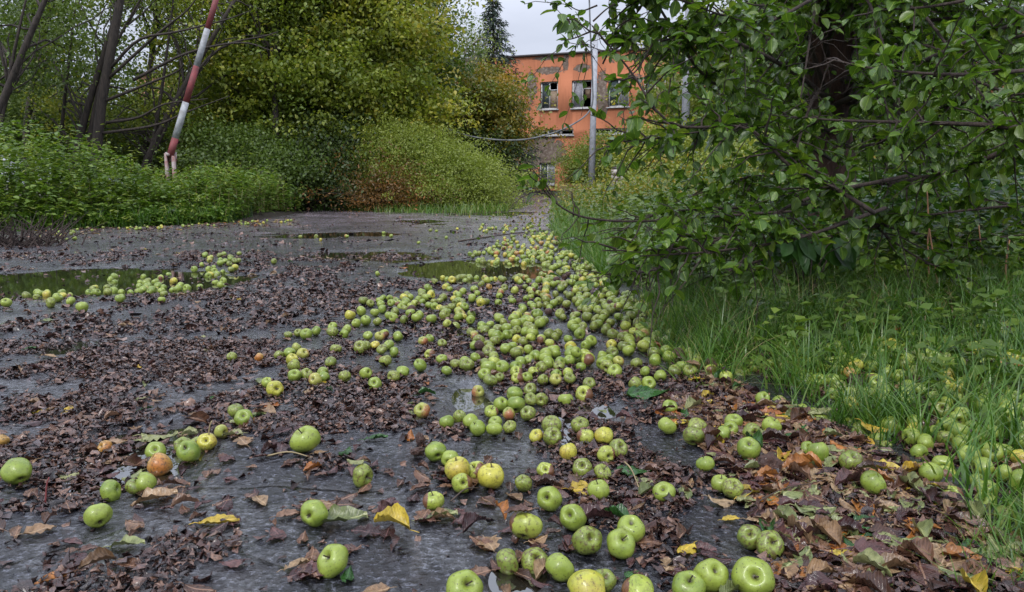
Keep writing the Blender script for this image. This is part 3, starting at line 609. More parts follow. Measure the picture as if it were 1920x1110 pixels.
bush(140, 21, [BL(130, 250, 21, 110, 60, 1.5), BL(250, 270, 20.5, 90, 55, 1.4), BL(30, 220, 20, 90, 70, 1.3)], 700, 40, .09, F_green, 'leafy bush behind the left weeds below the leaning stems')
bush(340, 23, [BL(330, 250, 23, 90, 70, 1.6), BL(400, 200, 22.5, 70, 90, 1.4)], 620, 40, .1, F_yellowgreen, 'yellow-green bush just behind the foot of the barrier boom')
bush(1180, 17, [BL(1190, 375, 17, 60, 28, .9), BL(1260, 370, 16.5, 60, 34, .9)], 420, 36, .06, F_yellowgreen, 'low yellowish bush beside the broken white pillar')
bush(1350, 12, [BL(1340, 395, 12.5, 90, 45, .9), BL(1440, 400, 12, 80, 50, .9)], 460, 36, .06, F_maple, 'brownish yellow bush left of the apple trunk')
bush(1560, 10, [BL(1560, 420, 10, 120, 60, .8), BL(1680, 400, 10, 90, 70, .8)], 460, 36, .06, F_dark, 'dark low bush right behind the apple trunk')
bush(1800, 9, [BL(1800, 430, 9, 110, 70, .8), BL(1930, 430, 8.5, 100, 80, .8)], 460, 36, .06, F_green, 'shady green bush at the right behind the dry stalks')
bush(1400, 7.5, [BL(1330, 455, 7.8, 90, 40, .5), BL(1440, 460, 7.5, 90, 45, .5)], 330, 30, .05, F_dark, 'dark knee-high bush under the low boughs')
bush(1300, 8.5, [BL(1230, 430, 9, 60, 34, .5), BL(1300, 430, 8.5, 70, 45, .5)], 330, 30, .05, F_green, 'knee-high leafy bush on the bank behind the low boughs')
bush(1190, 12, [BL(1170, 400, 12.5, 60, 30, .7), BL(1240, 400, 12, 60, 40, .7)], 330, 30, .055, F_maple, 'yellowing low bush on the bank before the white pillar')
bush(1890, 6.5, [BL(1890, 420, 6.5, 60, 55, .35)], 130, 22, .035, F_willow, 'small pale yellow-green bush at the right edge', stems=12, clump_r=.12)
# ------------------------------------------------------------------ left verge: undergrowth and grass
def blades(base, Ln, wid, lean, tone, seg=4):
    n = len(base); a = rng.uniform(0, 2*math.pi, n); d = np.stack([np.cos(a), np.sin(a), 0*a], 1); s = np.stack([-np.sin(a+.6*rng.normal(size=n)), np.cos(a), 0*a], 1)
    Ln = np.broadcast_to(Ln, n); wid = np.broadcast_to(wid, n); Vs = []
    for k in range(seg+1):
        t = k/seg; hz = Ln*(t-.35*lean*t*t); ho = Ln*lean*t**1.8*.9; w_ = wid*(1-t**1.6)*.5+.0002
        c = base+d*ho[:, None]+np.array([0, 0, 1])*hz[:, None]; Vs += [c-s*w_[:, None], c+s*w_[:, None]]
    V = np.stack(Vs, 1); T0 = []
    for k in range(seg): b_ = 2*k; T0 += [(b_, b_+1, b_+3), (b_, b_+3, b_+2)]
    k2 = 2*(seg+1); T = np.array(T0)[None]+(np.arange(n)*k2)[:, None, None]
    luv = np.full((n*k2, 3), .5)
    return V.reshape(-1, 3), T.reshape(-1, 3), {'tone': np.repeat(tone, k2), 'luv': luv}
def stuff(name, soup, mat, label, cat, smooth=False):
    V, T, A = soup; return tag(link(name, mesh_tris(name, V, T, mat, A, smooth)), label, cat, kind='stuff')
def plants(n, sampler, hfun, leaf, per, tone_b=0., wr=.6):
    x, y = sampler(n); z = ground_h(x, y); hgt = hfun(x, y); ok = hgt > .05; x, y, z, hgt = x[ok], y[ok], z[ok], hgt[ok]; n = len(x)
    pt = rng.normal(.5, .18, n)+tone_b; idx = np.repeat(np.arange(n), per); f = rng.random(len(idx))**.65; m_ = len(idx)
    lean = rng.normal(size=(n, 2))*.18
    pos = np.stack([x[idx]+lean[idx, 0]*hgt[idx]*f, y[idx]+lean[idx, 1]*hgt[idx]*f, z[idx]+hgt[idx]*f], 1)
    a = rng.uniform(0, 2*math.pi, m_); dr = np.stack([np.cos(a), np.sin(a), rng.uniform(-.5, .35, m_)], 1)
    L_ = leaf*rng.uniform(.6, 1.35, m_); return leaves(pos, dr, nrmz(np.array([0, 0, 1.])+rndvec(m_)*.45), L_, L_*wr, LT5 if leaf > .05 else LT4, np.clip(pt[idx]+rng.normal(0, .12, m_), 0, 1))
def left_sampler(n):
    x = rng.uniform(-14, -3.4, n); y = np.interp(x, LE[:, 0], LE[:, 1])+rng.random(n)**1.3*4.6+.12; k = np.where(x > -5.2, y < 18.6, True); return x[k], y[k]
def left_h(x, y):
    d = y-np.interp(x, LE[:, 0], LE[:, 1]); px, _, _ = proj(np.stack([x, y, 0*x], 1)); mxh = np.interp(px, [-200, 0, 130, 250, 330, 400, 500, 560, 600], [1.55, 1.5, 1.4, .95, .75, .95, .8, .5, .35])
    return np.clip(.12+d*.55, 0, 1)*mxh*.88*rng.uniform(.55, 1.2, len(x))
stuff('undergrowth', plants(6200, left_sampler, left_h, .085, 15, .08), F_nettle, 'thick bright green nettles and weeds covering the left verge', 'undergrowth')
stuff('undergrowth', plants(1100, left_sampler, lambda x, y: left_h(x, y)*rng.uniform(.9, 1.35, len(x)), .075, 18, .15, .3), F_willow, 'tall narrow-leaved pale weeds standing among the left nettles', 'undergrowth')
def strip_sampler(n, w=.9):
    x = rng.uniform(-14, -3.6, n); y = np.interp(x, LE[:, 0], LE[:, 1])+rng.random(n)**1.4*w+rng.normal(size=n)*.04+.05; return x, y
x, y = strip_sampler(15000, 1.5); b_ = np.stack([x, y, ground_h(x, y)], 1)
g1 = blades(b_, rng.uniform(.14, .42, len(x)), .011, rng.uniform(.2, .9, len(x)), np.clip(rng.normal(.45, .2, len(x)), 0, 1), 3)
stuff('grass', g1, F_grass, 'long green grass fringing the left edge of the road', 'grass')
x, y = left_sampler(3600); px, _, _ = proj(np.stack([x, y, 0*x], 1)); k = rng.random(len(x)) < np.clip((px-330)/150, .06, .9)*np.where(px < 560, 1, .7); x, y = x[k], y[k]
stuff('dry_grass', blades(np.stack([x, y, ground_h(x, y)+.05], 1), left_h(x, y)*1.05+.1, .009, rng.uniform(.1, .5, len(x)), rng.random(len(x)), 3), F_dry, 'straw-coloured dry grass stalks among the left weeds', 'grass')
# growth at the foot of the middle bushes and before the building
def foot(n):
    px = rng.uniform(585, 1000, n); yy = np.interp(px, [585, 720, 860, 950, 1000], [20.2, 17.2, 16.6, 18, 24])+rng.random(n)*1.2; return (px-960)/FPX*yy, yy
x, y = foot(2200); stuff('grass', blades(np.stack([x, y, ground_h(x, y)-.02], 1), rng.uniform(.08, .34, len(x)), .016, rng.uniform(.2, .9, len(x)), np.clip(rng.normal(.7, .25, len(x)), 0, 1), 3), F_grass, 'short grass along the foot of the pale bushes', 'grass')
def ahead(n):
    y = rng.uniform(19, 42, n); x = rng.uniform(-.8, 9, n)*y/30; k = (x > right_x(y)-.1) & (x > .062*y); return x[k], y[k]
x, y = ahead(15000); tn = np.clip(rng.normal(.55, .25, len(x)), 0, 1)
stuff('grass', blades(np.stack([x, y, ground_h(x, y)], 1), rng.uniform(.15, .6, len(x)), .022, rng.uniform(.2, .9, len(x)), tn, 3), F_grass, 'rough grass before the orange building', 'grass')
x, y = ahead(14000); stuff('dry_grass', blades(np.stack([x, y, ground_h(x, y)], 1), rng.uniform(.3, .75, len(x)), .02, rng.uniform(.1, .6, len(x)), rng.random(len(x)), 3), F_dry, 'yellowed tall grass around the slim post', 'grass')
# right verge, middle distance
def rv(n, y0, y1, w, off=0.):
    y = y0+(y1-y0)*rng.random(n)**1.4; x = right_x(y)+off+rng.random(n)**1.2*w*(.35+y/9); return x, y
x, y = rv(16000, 5.2, 20, 1.6, -.02); stuff('grass', blades(np.stack([x, y, ground_h(x, y)], 1), rng.uniform(.12, .42, len(x)), .010, rng.uniform(.2, .9, len(x)), np.clip(rng.normal(.6, .2, len(x)), 0, 1), 3), F_grass, 'bright green grass bank on the right side of the road', 'grass')
stuff('undergrowth', plants(800, lambda n: rv(n, 6.5, 22, 1.8, .35), lambda x, y: rng.uniform(.15, .6, len(x)), .06, 12, .1), F_green, 'leafy weeds on the right bank beyond the apple branches', 'undergrowth')
# near right grass in tufts
S = []
def tufts(n, samp, bl, lo, hi, wid, tb, rad):
    x, y = samp(n); 
    for i in range(len(x)):
        m_ = rng.integers(bl//2, bl); r_ = rng.normal(size=(m_, 2))*rad; X = x[i]+r_[:, 0]; Y = y[i]+r_[:, 1]; sc_ = rng.uniform(.7, 1.2)
        S.append(blades(np.stack([X, Y, ground_h(X, Y)-.005], 1), rng.uniform(lo, hi, m_)*sc_, wid*rng.uniform(.7, 1.3, m_), rng.uniform(.25, 1.05, m_), np.clip(rng.normal(tb, .16, m_)+rng.normal()*.1, 0, 1), 5))
def gpoly(n, poly):
    pts = np.array(poly, float); x0, y0 = pts.min(0); x1, y1 = pts.max(0); ox = []; oy = []
    while len(ox) < n:
        g0 = G(rng.uniform(x0, x1), y1); px = rng.uniform(x0, x1); a0, a1 = G(960, y0)[1], G(960, y1)[1]; Y = math.sqrt(rng.uniform(a1*a1, a0*a0)); 
        py = proj(np.array([(px-960)/FPX*Y, Y, 0]))[1]
        ins = False; j = len(pts)-1
        for i in range(len(pts)):
            if (pts[i, 1] > py) != (pts[j, 1] > py) and px < (pts[j, 0]-pts[i, 0])*(py-pts[i, 1])/(pts[j, 1]-pts[i, 1])+pts[i, 0]: ins = not ins
            j = i
        if ins: q = G(px, py); ox.append(q[0]); oy.append(q[1])
    return np.array(ox), np.array(oy)
GP_back = [(1190, 560), (1400, 555), (1950, 570), (1950, 640), (1560, 650), (1480, 640), (1400, 700), (1320, 745), (1262, 690), (1225, 640)]
tufts(470, lambda n: gpoly(n, GP_back), 36, .08, .28, .0046, .5, .035)
GP_right = [(1500, 660), (1950, 640), (1950, 1000), (1830, 1000), (1750, 870), (1600, 800), (1520, 790), (1470, 760)]
tufts(130, lambda n: gpoly(n, GP_right), 26, .07, .22, .005, .5, .03)
tufts(60, lambda n: gpoly(n, [(1180, 560), (1260, 640), (1300, 720), (1500, 770), (1500, 640), (1300, 560)]), 30, .1, .24, .0048, .6, .035)
tufts(12, lambda n: gpoly(n, [(1530, 770), (1700, 800), (1760, 880), (1640, 850)]), 40, .08, .2, .005, .55, .025)
tufts(34, lambda n: gpoly(n, [(1815, 1010), (1900, 960), (2050, 1000), (2050, 1160), (1815, 1180)]), 46, .06, .14, .0045, .62, .02)
tufts(40, lambda n: gpoly(n, [(1380, 850), (1650, 880), (1800, 1000), (1780, 1100), (1500, 960)]), 10, .02, .05, .002, .55, .015)
stuff('grass', cat_soups(S), F_grass, 'tufts of long green grass on the near right verge', 'grass')
x, y = gpoly(1500, GP_back+[]); stuff('dry_grass', blades(np.stack([x, y, ground_h(x, y)], 1), rng.uniform(.08, .3, len(x)), .0035, rng.uniform(.6, 1.6, len(x)), rng.random(len(x)), 5), F_dry, 'withered blades tangled in the near right grass', 'grass')
stuff('undergrowth', plants(900, lambda n: gpoly(n, [(1130, 500), (1960, 500), (1960, 600), (1640, 590), (1220, 575)]), lambda x, y: rng.uniform(.08, .36, len(x)), .055, 10, .1, .65), F_nettle, 'mixed broad-leaved weeds behind the long grass of the right verge', 'undergrowth')
stuff('weeds', plants(130, lambda n: gpoly(n, [(1230, 600), (1950, 600), (1950, 860), (1700, 760), (1400, 720)]), lambda x, y: rng.uniform(.06, .22, len(x)), .05, 8, 0, .75), F_nettle, 'low broad-leaved weeds among the near right grass', 'weeds')
# near right undergrowth
def un(n):
    y = rng.uniform(4.3, 10.5, n); x = right_x(y)+.45+rng.random(n)*(.55*y+1.2); return x, y
stuff('undergrowth', plants(2300, un, lambda x, y: rng.uniform(.12, .55, len(x))*np.clip((x-right_x(y))*.9, .3, 1.3), .07, 11, -.05, .7), F_shade, 'shaded broad-leaved weeds under the apple tree', 'undergrowth')
x, y = un(1800); stuff('dry_grass', blades(np.stack([x, y, ground_h(x, y)], 1), rng.uniform(.2, .6, len(x)), .005, rng.uniform(.1, .9, len(x)), rng.random(len(x)), 4), F_dry, 'thin straw stalks tangled under the apple tree', 'grass')
for i, (x0, y0, x1, y1, Y, lb) in enumerate([(1757, 520, 1738, 350, 3.9, 'tall reddish dry stalk below the centre of the apple tree'), (1742, 500, 1748, 400, 4.1, 'shorter dry stalk beside the tall reddish one'), (1897, 570, 1893, 450, 3.8, 'thick tan dry stalk at the right edge of the verge'), (1852, 590, 1835, 420, 4.0, 'curved pale dry stalk near the small yellow-green bush'), (1630, 560, 1640, 480, 4.2, 'thin dry stalk in the shaded weeds under the trunk'), (1324, 570, 1322, 480, 4.6, 'straight straw stalk left of the trunk in long grass')]):
    a = P(x0, y0, Y); b_ = P(x1, y1, Y+.1); a2 = np.array([a[0], a[1], float(ground_h(a[0], a[1]))-.02]); mb = MB(); mb.tube(spline([a2, a, (a+b_)/2+rng.normal(size=3)*.012, b_], 14), np.linspace(.006, .003, 14), 6)
    tag(mb.build('dry_stalk', simple('dry stalk skin', (.3, .15, .07), .7, 0, 9), None, True), lb, 'stalk', 'dry stalks under the apple tree')
# ------------------------------------------------------------------ apple tree (near right)
tb = np.array([P(1552, 420, 5.4)[0], 5.4, 0.]); at = empty('apple_tree', tuple(tb), label='big dark-barked apple tree with broad wet green leaves overhanging the right verge', cat='tree')
mb = MB(); mb.tube(spline([tb+[.02, 0, -.1], P(1555, 430, 5.4), P(1560, 300, 5.4), P(1553, 200, 5.4), P(1558, 120, 5.4), P(1565, 40, 5.4)], 26)-tb, np.interp(np.linspace(0, 1, 26), [0, .2, .6, .75, 1], [.2, .15, .13, .17, .19]), 16, rough=.13)
mb.tube(spline([P(1560, 150, 5.4), P(1530, 60, 5.3), P(1490, -80, 5.2)], 12)-tb, np.linspace(.12, .07, 12), 12, rough=.1)
mb.tube(spline([P(1570, 150, 5.4), P(1600, 60, 5.4), P(1680, -120, 5.4)], 12)-tb, np.linspace(.13, .07, 12), 12, rough=.1)
mb.build('trunk', B_apple, at, True)
Lp = []
def twig_leaves(pts, dens, leafL, tone_b=0., sub=True, rr=.004):
    """spawn side twigs along a limb, with leaves"""
    pts = np.asarray(pts); L_ = np.linalg.norm(np.diff(pts, axis=0), axis=1).sum(); n = max(2, int(L_*dens))
    for k in range(n):
        t = rng.uniform(.12, 1.0); i = min(int(t*(len(pts)-1)), len(pts)-2); p = pts[i]; tg = nrmz(pts[i+1]-pts[i])
        d = nrmz(tg*.7+rndvec(1)[0]*.9+np.array([0, 0, .1])); tl = rng.uniform(.1, .34)
        q = np.array([p+d*tl*s+np.array([0, 0, -.25*tl*s*s])+rng.normal(size=3)*.006 for s in np.linspace(0, 1, 6)])
        mbb.tube(q, np.linspace(rr*.8, .0012, 6), 4, cap=False)
        m_ = rng.integers(7, 15); f = rng.random(m_)*5*.999; ii = f.astype(int); fr = (f-ii)[:, None]; pos = q[ii]*(1-fr)+q[ii+1]*fr
        dr = nrmz(d*.5+rndvec(m_)*.9+np.array([0, 0, -.35])); nr = nrmz(np.array([0, 0, 1.])+rndvec(m_)*.55)
        L1 = leafL*rng.uniform(.6, 1.25, m_); Lp.append(leaves(pos, dr, nr, L1, L1*rng.uniform(.62, .8, m_), LTN, np.clip(rng.normal(.44, .23, m_)+tone_b, 0, 1), .018))
limb_px = [  # hand placed boughs: [(px,py,Y)...], radius
 ([(1560, 200, 5.3), (1700, 130, 4.2), (1860, 60, 3.4), (1990, 20, 3.0)], .03), ([(1560, 190, 5.3), (1480, 130, 4.4), (1380, 80, 3.7), (1290, 55, 3.3), (1262, 70, 3.2)], .025),
 ([(1560, 250, 5.3), (1430, 175, 4.4), (1330, 150, 3.8), (1240, 20, 3.4), (1215, -30, 3.3)], .02), ([(1980, 250, 3.0), (1860, 235, 3.2), (1720, 230, 3.4), (1560, 225, 3.6), (1440, 215, 3.8)], .02),
 ([(1990, 235, 3.3), (1900, 275, 3.3), (1800, 315, 3.4), (1680, 342, 3.5), (1560, 350, 3.6), (1440, 355, 3.7)], .022), ([(1640, 400, 3.0), (1560, 350, 3.0), (1480, 310, 3.0), (1400, 240, 3.0), (1260, 232, 2.9), (1180, 130, 2.9), (1110, 48, 2.8)], .014),
 ([(1700, 330, 3.4), (1520, 370, 3.2), (1400, 430, 3.1), (1280, 465, 3.0), (1130, 470, 2.9)], .014), ([(1660, 390, 3.2), (1500, 445, 3.0), (1350, 470, 2.9), (1200, 480, 2.8)], .012),
 ([(1500, 395, 3.5), (1350, 405, 3.3), (1200, 415, 3.1), (1110, 410, 3.0), (1060, 393, 2.95), (1022, 360, 2.9), (1012, 338, 2.9)], .009),
 ([(1560, 300, 5.0), (1480, 260, 4.2), (1350, 225, 3.6), (1230, 260, 3.4), (1150, 265, 3.3)], .014), ([(1250, 40, 3.2), (1225, 80, 3.15), (1195, 130, 3.1), (1168, 150, 3.05)], .006),
 ([(1950, 130, 2.7), (1800, 140, 2.7), (1650, 130, 2.8), (1550, 110, 2.9)], .012), ([(1980, 380, 3.6), (1850, 390, 3.6), (1700, 410, 3.6), (1600, 440, 3.7)], .012),
 ([(1600, 330, 3.9), (1620, 400, 3.7), (1700, 470, 3.6), (1800, 520, 3.6)], .012), ([(1560, 270, 5.0), (1640, 270, 4.5), (1780, 200, 4.2), (1950, 170, 4.0)], .02),
 ([(1520, 0, 3.6), (1440, 40, 3.4), (1360, 30, 3.2), (1280, 0, 3.1)], .012), ([(1900, -20, 2.8), (1760, 10, 2.9), (1640, 20, 3.0)], .012), ([(1950, 60, 4.5), (1780, 90, 4.8), (1650, 60, 5.0)], .015)]
for (pts, r0) in limb_px:
    mbb = MB(); q = spline([P(*p) for p in pts], 26)-tb; mbb.tube(q, np.linspace(r0*.66, .0025, 26), 7, rough=.25)
    twig_leaves(q, 22 if r0 > .01 else 10, .053, rr=min(.006, r0*.4)); mbb.build('bough', B_twig, at, True)
# generic boughs filling the crown
for k in range(58):
    px, py, Y = rng.uniform(1290, 2050), rng.uniform(-160, 400), rng.uniform(3.4, 7.0)
    e = P(px, py, Y); s_ = P(1560, rng.uniform(-80, 230), 5.4); mbb = MB()
    c = (s_+e)/2+np.array([0, 0, .25]); q = spline([s_-tb, c-tb, e-tb], 18); mbb.tube(q, np.linspace(.018, .003, 18), 6)
    twig_leaves(q, 13, .058, 0); mbb.build('bough', B_twig, at, True)
for k in range(20):   # the crown carries on over the verge, above the picture
    e = np.array([rng.uniform(.6, 6.5), rng.uniform(.8, 7.5), rng.uniform(2.7, 4.6)]); s_ = P(1560, -80, 5.4); mbb = MB()
    if proj(e)[1] > -60: continue
    q = spline([s_-tb, (s_+e)/2+np.array([0, 0, .3])-tb, e-tb], 18); mbb.tube(q, np.linspace(.03, .004, 18), 6); twig_leaves(q, 13, .1, -.05); mbb.build('bough', B_twig, at, True)
for pts in [[(1560, 420, 5.0), (1400, 450, 4.2), (1250, 500, 3.7), (1140, 520, 3.5)], [(1600, 430, 4.5), (1450, 480, 4.0), (1330, 520, 3.8)], [(1560, 380, 5.2), (1380, 390, 4.6), (1240, 400, 4.3), (1150, 440, 4.1)], [(1650, 420, 4.6), (1780, 450, 4.2), (1920, 440, 3.9)], [(1560, 340, 5.2), (1420, 330, 4.8), (1290, 370, 4.6)]]:
    mbb = MB(); q = spline([P(*p) for p in pts], 22)-tb; mbb.tube(q, np.linspace(.012, .003, 22), 6); twig_leaves(q, 24, .052, 0); mbb.build('bough', B_twig, at, True)
mbb = MB()
# thin shoots against the sky
for pts in [[(1060, 30, 3.4), (1085, 70, 3.4), (1115, 110, 3.3)], [(1112, 40, 3.3), (1140, 15, 3.3), (1180, -10, 3.3)], [(1135, 80, 3.3), (1165, 45, 3.3), (1220, 20, 3.3)], [(1130, 120, 3.3), (1160, 60, 3.3), (1190, 0, 3.4)], [(1105, 60, 3.3), (1075, 72, 3.3), (1052, 76, 3.3)], [(1150, 95, 3.3), (1190, 70, 3.3), (1235, 60, 3.3)], [(1160, 110, 3.4), (1200, 95, 3.4), (1225, 100, 3.4)], [(1120, 10, 3.3), (1090, 20, 3.3), (1065, 10, 3.3)], [(1175, 45, 3.3), (1185, 75, 3.3), (1180, 105, 3.3)]]:
    pts = pts+[]; q = spline([P(*p) for p in pts], 12)-tb; mbb.tube(q, np.linspace(.004, .0015, 12), 5); twig_leaves(q, 30, .036, rr=.002)
V, T, A = cat_soups(Lp); nl = len(LTN[0]); cen = V.reshape(-1, nl, 3).mean(1)+tb; lx, ly, ld = proj(cen)
gap = (lx > 1512) & (lx < 1602) & (ly > 70) & (ly < 205) & (ld < 5.4) & (rng.random(len(lx)) < .85)
gap |= (lx > 1030) & (lx < 1230) & (ly > 395) & (rng.random(len(lx)) < .5)
gap |= (lx > 1505) & (lx < 1612) & (ly > 60) & (ly < 215) & (ld < 5.4) & (rng.random(len(lx)) < .6)
gap |= (lx > 1150) & (ld < 5) & (rng.random(len(lx)) < np.clip((ly-480)/130, 0, .8))
gap |= (lx < 1235) & (ly > 215) & (ly < 440) & (rng.random(len(lx)) < .62)
gap |= (lx > 1128) & (lx < 1245) & (ly > 85) & (ly < 240) & (rng.random(len(lx)) < .45)
gap |= (lx > 1092) & (lx < 1130) & (ly > 50) & (ly < 390) & (rng.random(len(lx)) < .8)
kl = ~gap; V = V.reshape(-1, nl, 3)[kl].reshape(-1, 3); A = {k_: v_.reshape(len(kl), nl, -1)[kl].reshape(-1, v_.shape[1]) if v_.ndim > 1 else v_.reshape(len(kl), nl)[kl].ravel() for k_, v_ in A.items()}
nt_ = len(LTN[1]); T = (LTN[1][None]+(np.arange(kl.sum())*nl)[:, None, None]).reshape(-1, 3)
link('crown', mesh_tris('crown', V, T, F_apple, A, smooth=True), at); mbb.build('shoots', B_twig, at, True)
# sapling with drooping leaves
sb = np.array([P(1515, 560, 3.9)[0], 3.9, 0]); sb[2] = float(ground_h(sb[0], sb[1])); sp_ = empty('sapling', tuple(sb), label='sapling with large drooping dark green leaves in front of the trunk', cat='sapling')
mb = MB(); S = []
for k in range(5):
    e = P(1450+35*k+rng.normal()*8, 455+rng.normal()*10, 3.9+rng.normal()*.1)-sb; q = spline([(0, 0, 0), e*.6+np.array([0, 0, .08]), e], 8); mb.tube(q, np.linspace(.005, .002, 8), 5)
    m_ = 7; S.append(leaves(np.repeat(e[None], m_, 0)+rng.normal(size=(m_, 3))*.02, rndvec(m_)*.6+np.array([0, -.2, -.9]), np.array([0, -1., .4])+rndvec(m_)*.3, rng.uniform(.1, .17, m_), rng.uniform(.06, .09, m_), LTN, np.clip(rng.normal(.5, .1, m_), 0, 1), .02))
mb.build('stems', B_twig, sp_, True); V, T, A = cat_soups(S); link('crown', mesh_tris('crown', V, T, F_shade, A, smooth=True), sp_)
# brushwood
b0 = G(35, 462); br = MB()
for k in range(110):
    a = rng.uniform(0, 2*math.pi); p = b0+np.array([rng.normal()*.2, rng.normal()*.2, .0]); e = p+np.array([rng.normal()*.2, rng.normal()*.2, rng.uniform(.03, .36)]); br.tube([p, (p+e)/2+rng.normal(size=3)*.04, e], [.008, .006, .002], 5, cap=False)
tag(br.build('brushwood', simple('dead brushwood', (.06, .04, .032), .9, 0, 10, (.03, .02, .018))), 'heap of dead brown twigs at the left edge of the asphalt', 'brushwood')
exec_after = True
# ------------------------------------------------------------------ apples
def apple_mat(name, g0, g1, blush=0., rot=0., scab=.0, allrot=False, blc=(.32, .075, .045)):
    m = M(name); oi = m.n('ShaderNodeObjectInfo'); sd_ = m.math('FRACT', m.math('ADD', m.attr('seed'), oi.outputs['Random']))
    lp = m.attr('lpos', 'Vector'); va = m.n('ShaderNodeVectorMath'); va.operation = 'ADD'; cx = m.n('ShaderNodeCombineXYZ')
    m.l(m.math('MULTIPLY', sd_, 57.), cx.inputs[0]); m.l(m.math('MULTIPLY', sd_, 31.), cx.inputs[1]); m.l(lp, va.inputs[0]); m.l(cx.outputs[0], va.inputs[1]); v = va.outputs[0]
    n1 = m.noise(v, 1.1, 3); n2 = m.noise(v, 4, 5, .65); n3 = m.noise(v, 13, 3)
    col = m.mix(sd_, g0, g1); col = m.mix(m.ramp(n1, [(.35, 0.), (.7, .8)]), col, tuple(x*1.25 for x in g1))
    sx = m.n('ShaderNodeSeparateXYZ'); m.l(lp, sx.inputs[0]); X, Y, Z = sx.outputs
    rad = m.math('SQRT', m.math('ADD', m.math('MULTIPLY', X, X), m.math('MULTIPLY', Y, Y)))
    if blush: 
        f = m.math('ADD', m.math('MULTIPLY', X, .7), m.math('MULTIPLY', m.math('SUBTRACT', n2, .5), 1.3)); col = m.mix(m.ramp(f, [(.15, 0.), (.62, blush)]), col, blc)
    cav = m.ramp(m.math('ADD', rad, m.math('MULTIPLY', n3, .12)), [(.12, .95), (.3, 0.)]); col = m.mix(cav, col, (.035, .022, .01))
    len_ = m.ramp(m.vor(v, 11), [(.07, .5), (.13, 0.)]); col = m.mix(len_, col, (.12, .1, .03))
    sc_ = m.ramp(n2, [(.6-.1*scab, 0.), (.7-.1*scab, .45+.45*scab)]); col = m.mix(sc_, col, (.085, .055, .02))
    sp2 = m.ramp(m.noise(v, 7, 2), [(.66, 0.), (.69, .9)]); col = m.mix(sp2, col, (.03, .02, .01))
    dirt = m.ramp(m.noise(v, 2.1, 6, .75), [(.5, 0.), (.72, .6)]); col = m.mix(dirt, col, (.1, .085, .025))
    h = n2
    if rot:
        f = m.math('ADD', m.math('ADD', m.math('MULTIPLY', X, .9), m.math('MULTIPLY', Z, .2)), m.math('MULTIPLY', m.math('SUBTRACT', n2, .5), .5)); rm = m.ramp(f, [(.52, 0.), (.56, 1.)]); col = m.mix(rm, col, m.ramp(n3, [(.3, (.075, .03, .014)), (.7, (.2, .09, .04))]))
    if allrot: col = m.ramp(n2, [(.3, (.035, .015, .01)), (.7, (.12, .055, .035))])
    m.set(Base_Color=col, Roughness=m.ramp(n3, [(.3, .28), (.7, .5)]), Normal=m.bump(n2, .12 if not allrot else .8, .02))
    m.b.inputs['Coat Weight'].default_value = .18; m.b.inputs['Coat Roughness'].default_value = .1
    m.b.inputs['Subsurface Weight'].default_value = .0
    return m.m
AM = {'g': apple_mat('green apple skin', (.115, .18, .018), (.225, .285, .04)), 's': apple_mat('scabby green apple skin', (.11, .16, .022), (.21, .255, .04), scab=1.0),
      'y': apple_mat('yellow apple skin', (.3, .32, .035), (.42, .39, .05), scab=.5, blush=.35, blc=(.35, .14, .03)), 'r': apple_mat('red blushed apple skin', (.2, .25, .04), (.3, .3, .06), blush=.85),
      'b': apple_mat('brown sided apple skin', (.22, .3, .03), (.32, .36, .06), rot=1., scab=.6), 'k': apple_mat('shrivelled brown apple skin', (.1, .05, .03), (.1, .05, .03), allrot=True),
      'o': apple_mat('orange apple skin', (.3, .2, .04), (.38, .21, .05), scab=.8, blush=.8, blc=(.4, .12, .02))}
def apple_geo(nu, nv, seed, squash=.9, wrinkle=0.):
    r_ = np.random.default_rng(seed); ph = np.linspace(0, math.pi, nv+1)[1:-1]; th = np.arange(nu)*2*math.pi/nu
    PH, TH = np.meshgrid(ph, th, indexing='ij'); rho = np.sin(PH)**.88*(1+.05*np.cos(PH)); lob = 1+.045*np.cos(5*TH+r_.uniform(0, 6))*(.5+.5*np.abs(np.cos(PH)))+.075*r_.normal()*np.cos(TH+r_.uniform(0, 6))*(.6+.5*np.cos(PH))+.035*np.cos(2*TH+r_.uniform(0, 6))
    if wrinkle: lob = lob*(1+wrinkle*(vn(TH*3.2, PH*5, seed)-.5))
    rho = rho*lob; z = squash*np.cos(PH)*(1+.06*np.cos(TH+1.)*r_.normal())
    z = z-.42*np.exp(-(rho/.3)**2)*(PH < 1.5)+.3*np.exp(-(rho/.26)**2)*(PH > 1.6)
    V = np.stack([rho*np.cos(TH), rho*np.sin(TH), z], -1).reshape(-1, 3); m_ = nv-1
    V = np.vstack([V, [(0, 0, squash-.44)], [(0, 0, -squash+.32)]]); T = []
    for i in range(m_-1):
        for j in range(nu):
            a, b_, c, d = i*nu+j, i*nu+(j+1) % nu, (i+1)*nu+(j+1) % nu, (i+1)*nu+j; T += [(a, d, c), (a, c, b_)]
    for j in range(nu): T += [(m_*nu, j, (j+1) % nu), (m_*nu+1, (m_-1)*nu+(j+1) % nu, (m_-1)*nu+j)]
    return V, np.array(T)
AG_hi = [apple_geo(40, 26, s, q) for s, q in ((1, .86), (2, .93), (3, .82), (4, .98))]; AG_lo = [apple_geo(18, 12, s, q) for s, q in ((5, .88), (6, .93), (7, .84))]
AG_k = [apple_geo(32, 20, 8, .75, .5)]
AMESH = {}
def amesh(kind, v):
    k = (kind, v)
    if k not in AMESH:
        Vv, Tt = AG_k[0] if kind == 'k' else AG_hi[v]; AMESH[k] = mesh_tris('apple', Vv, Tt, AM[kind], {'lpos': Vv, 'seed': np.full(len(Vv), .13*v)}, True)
    return AMESH[k]
M_stem = simple('apple stem', (.05, .03, .018), .7); 
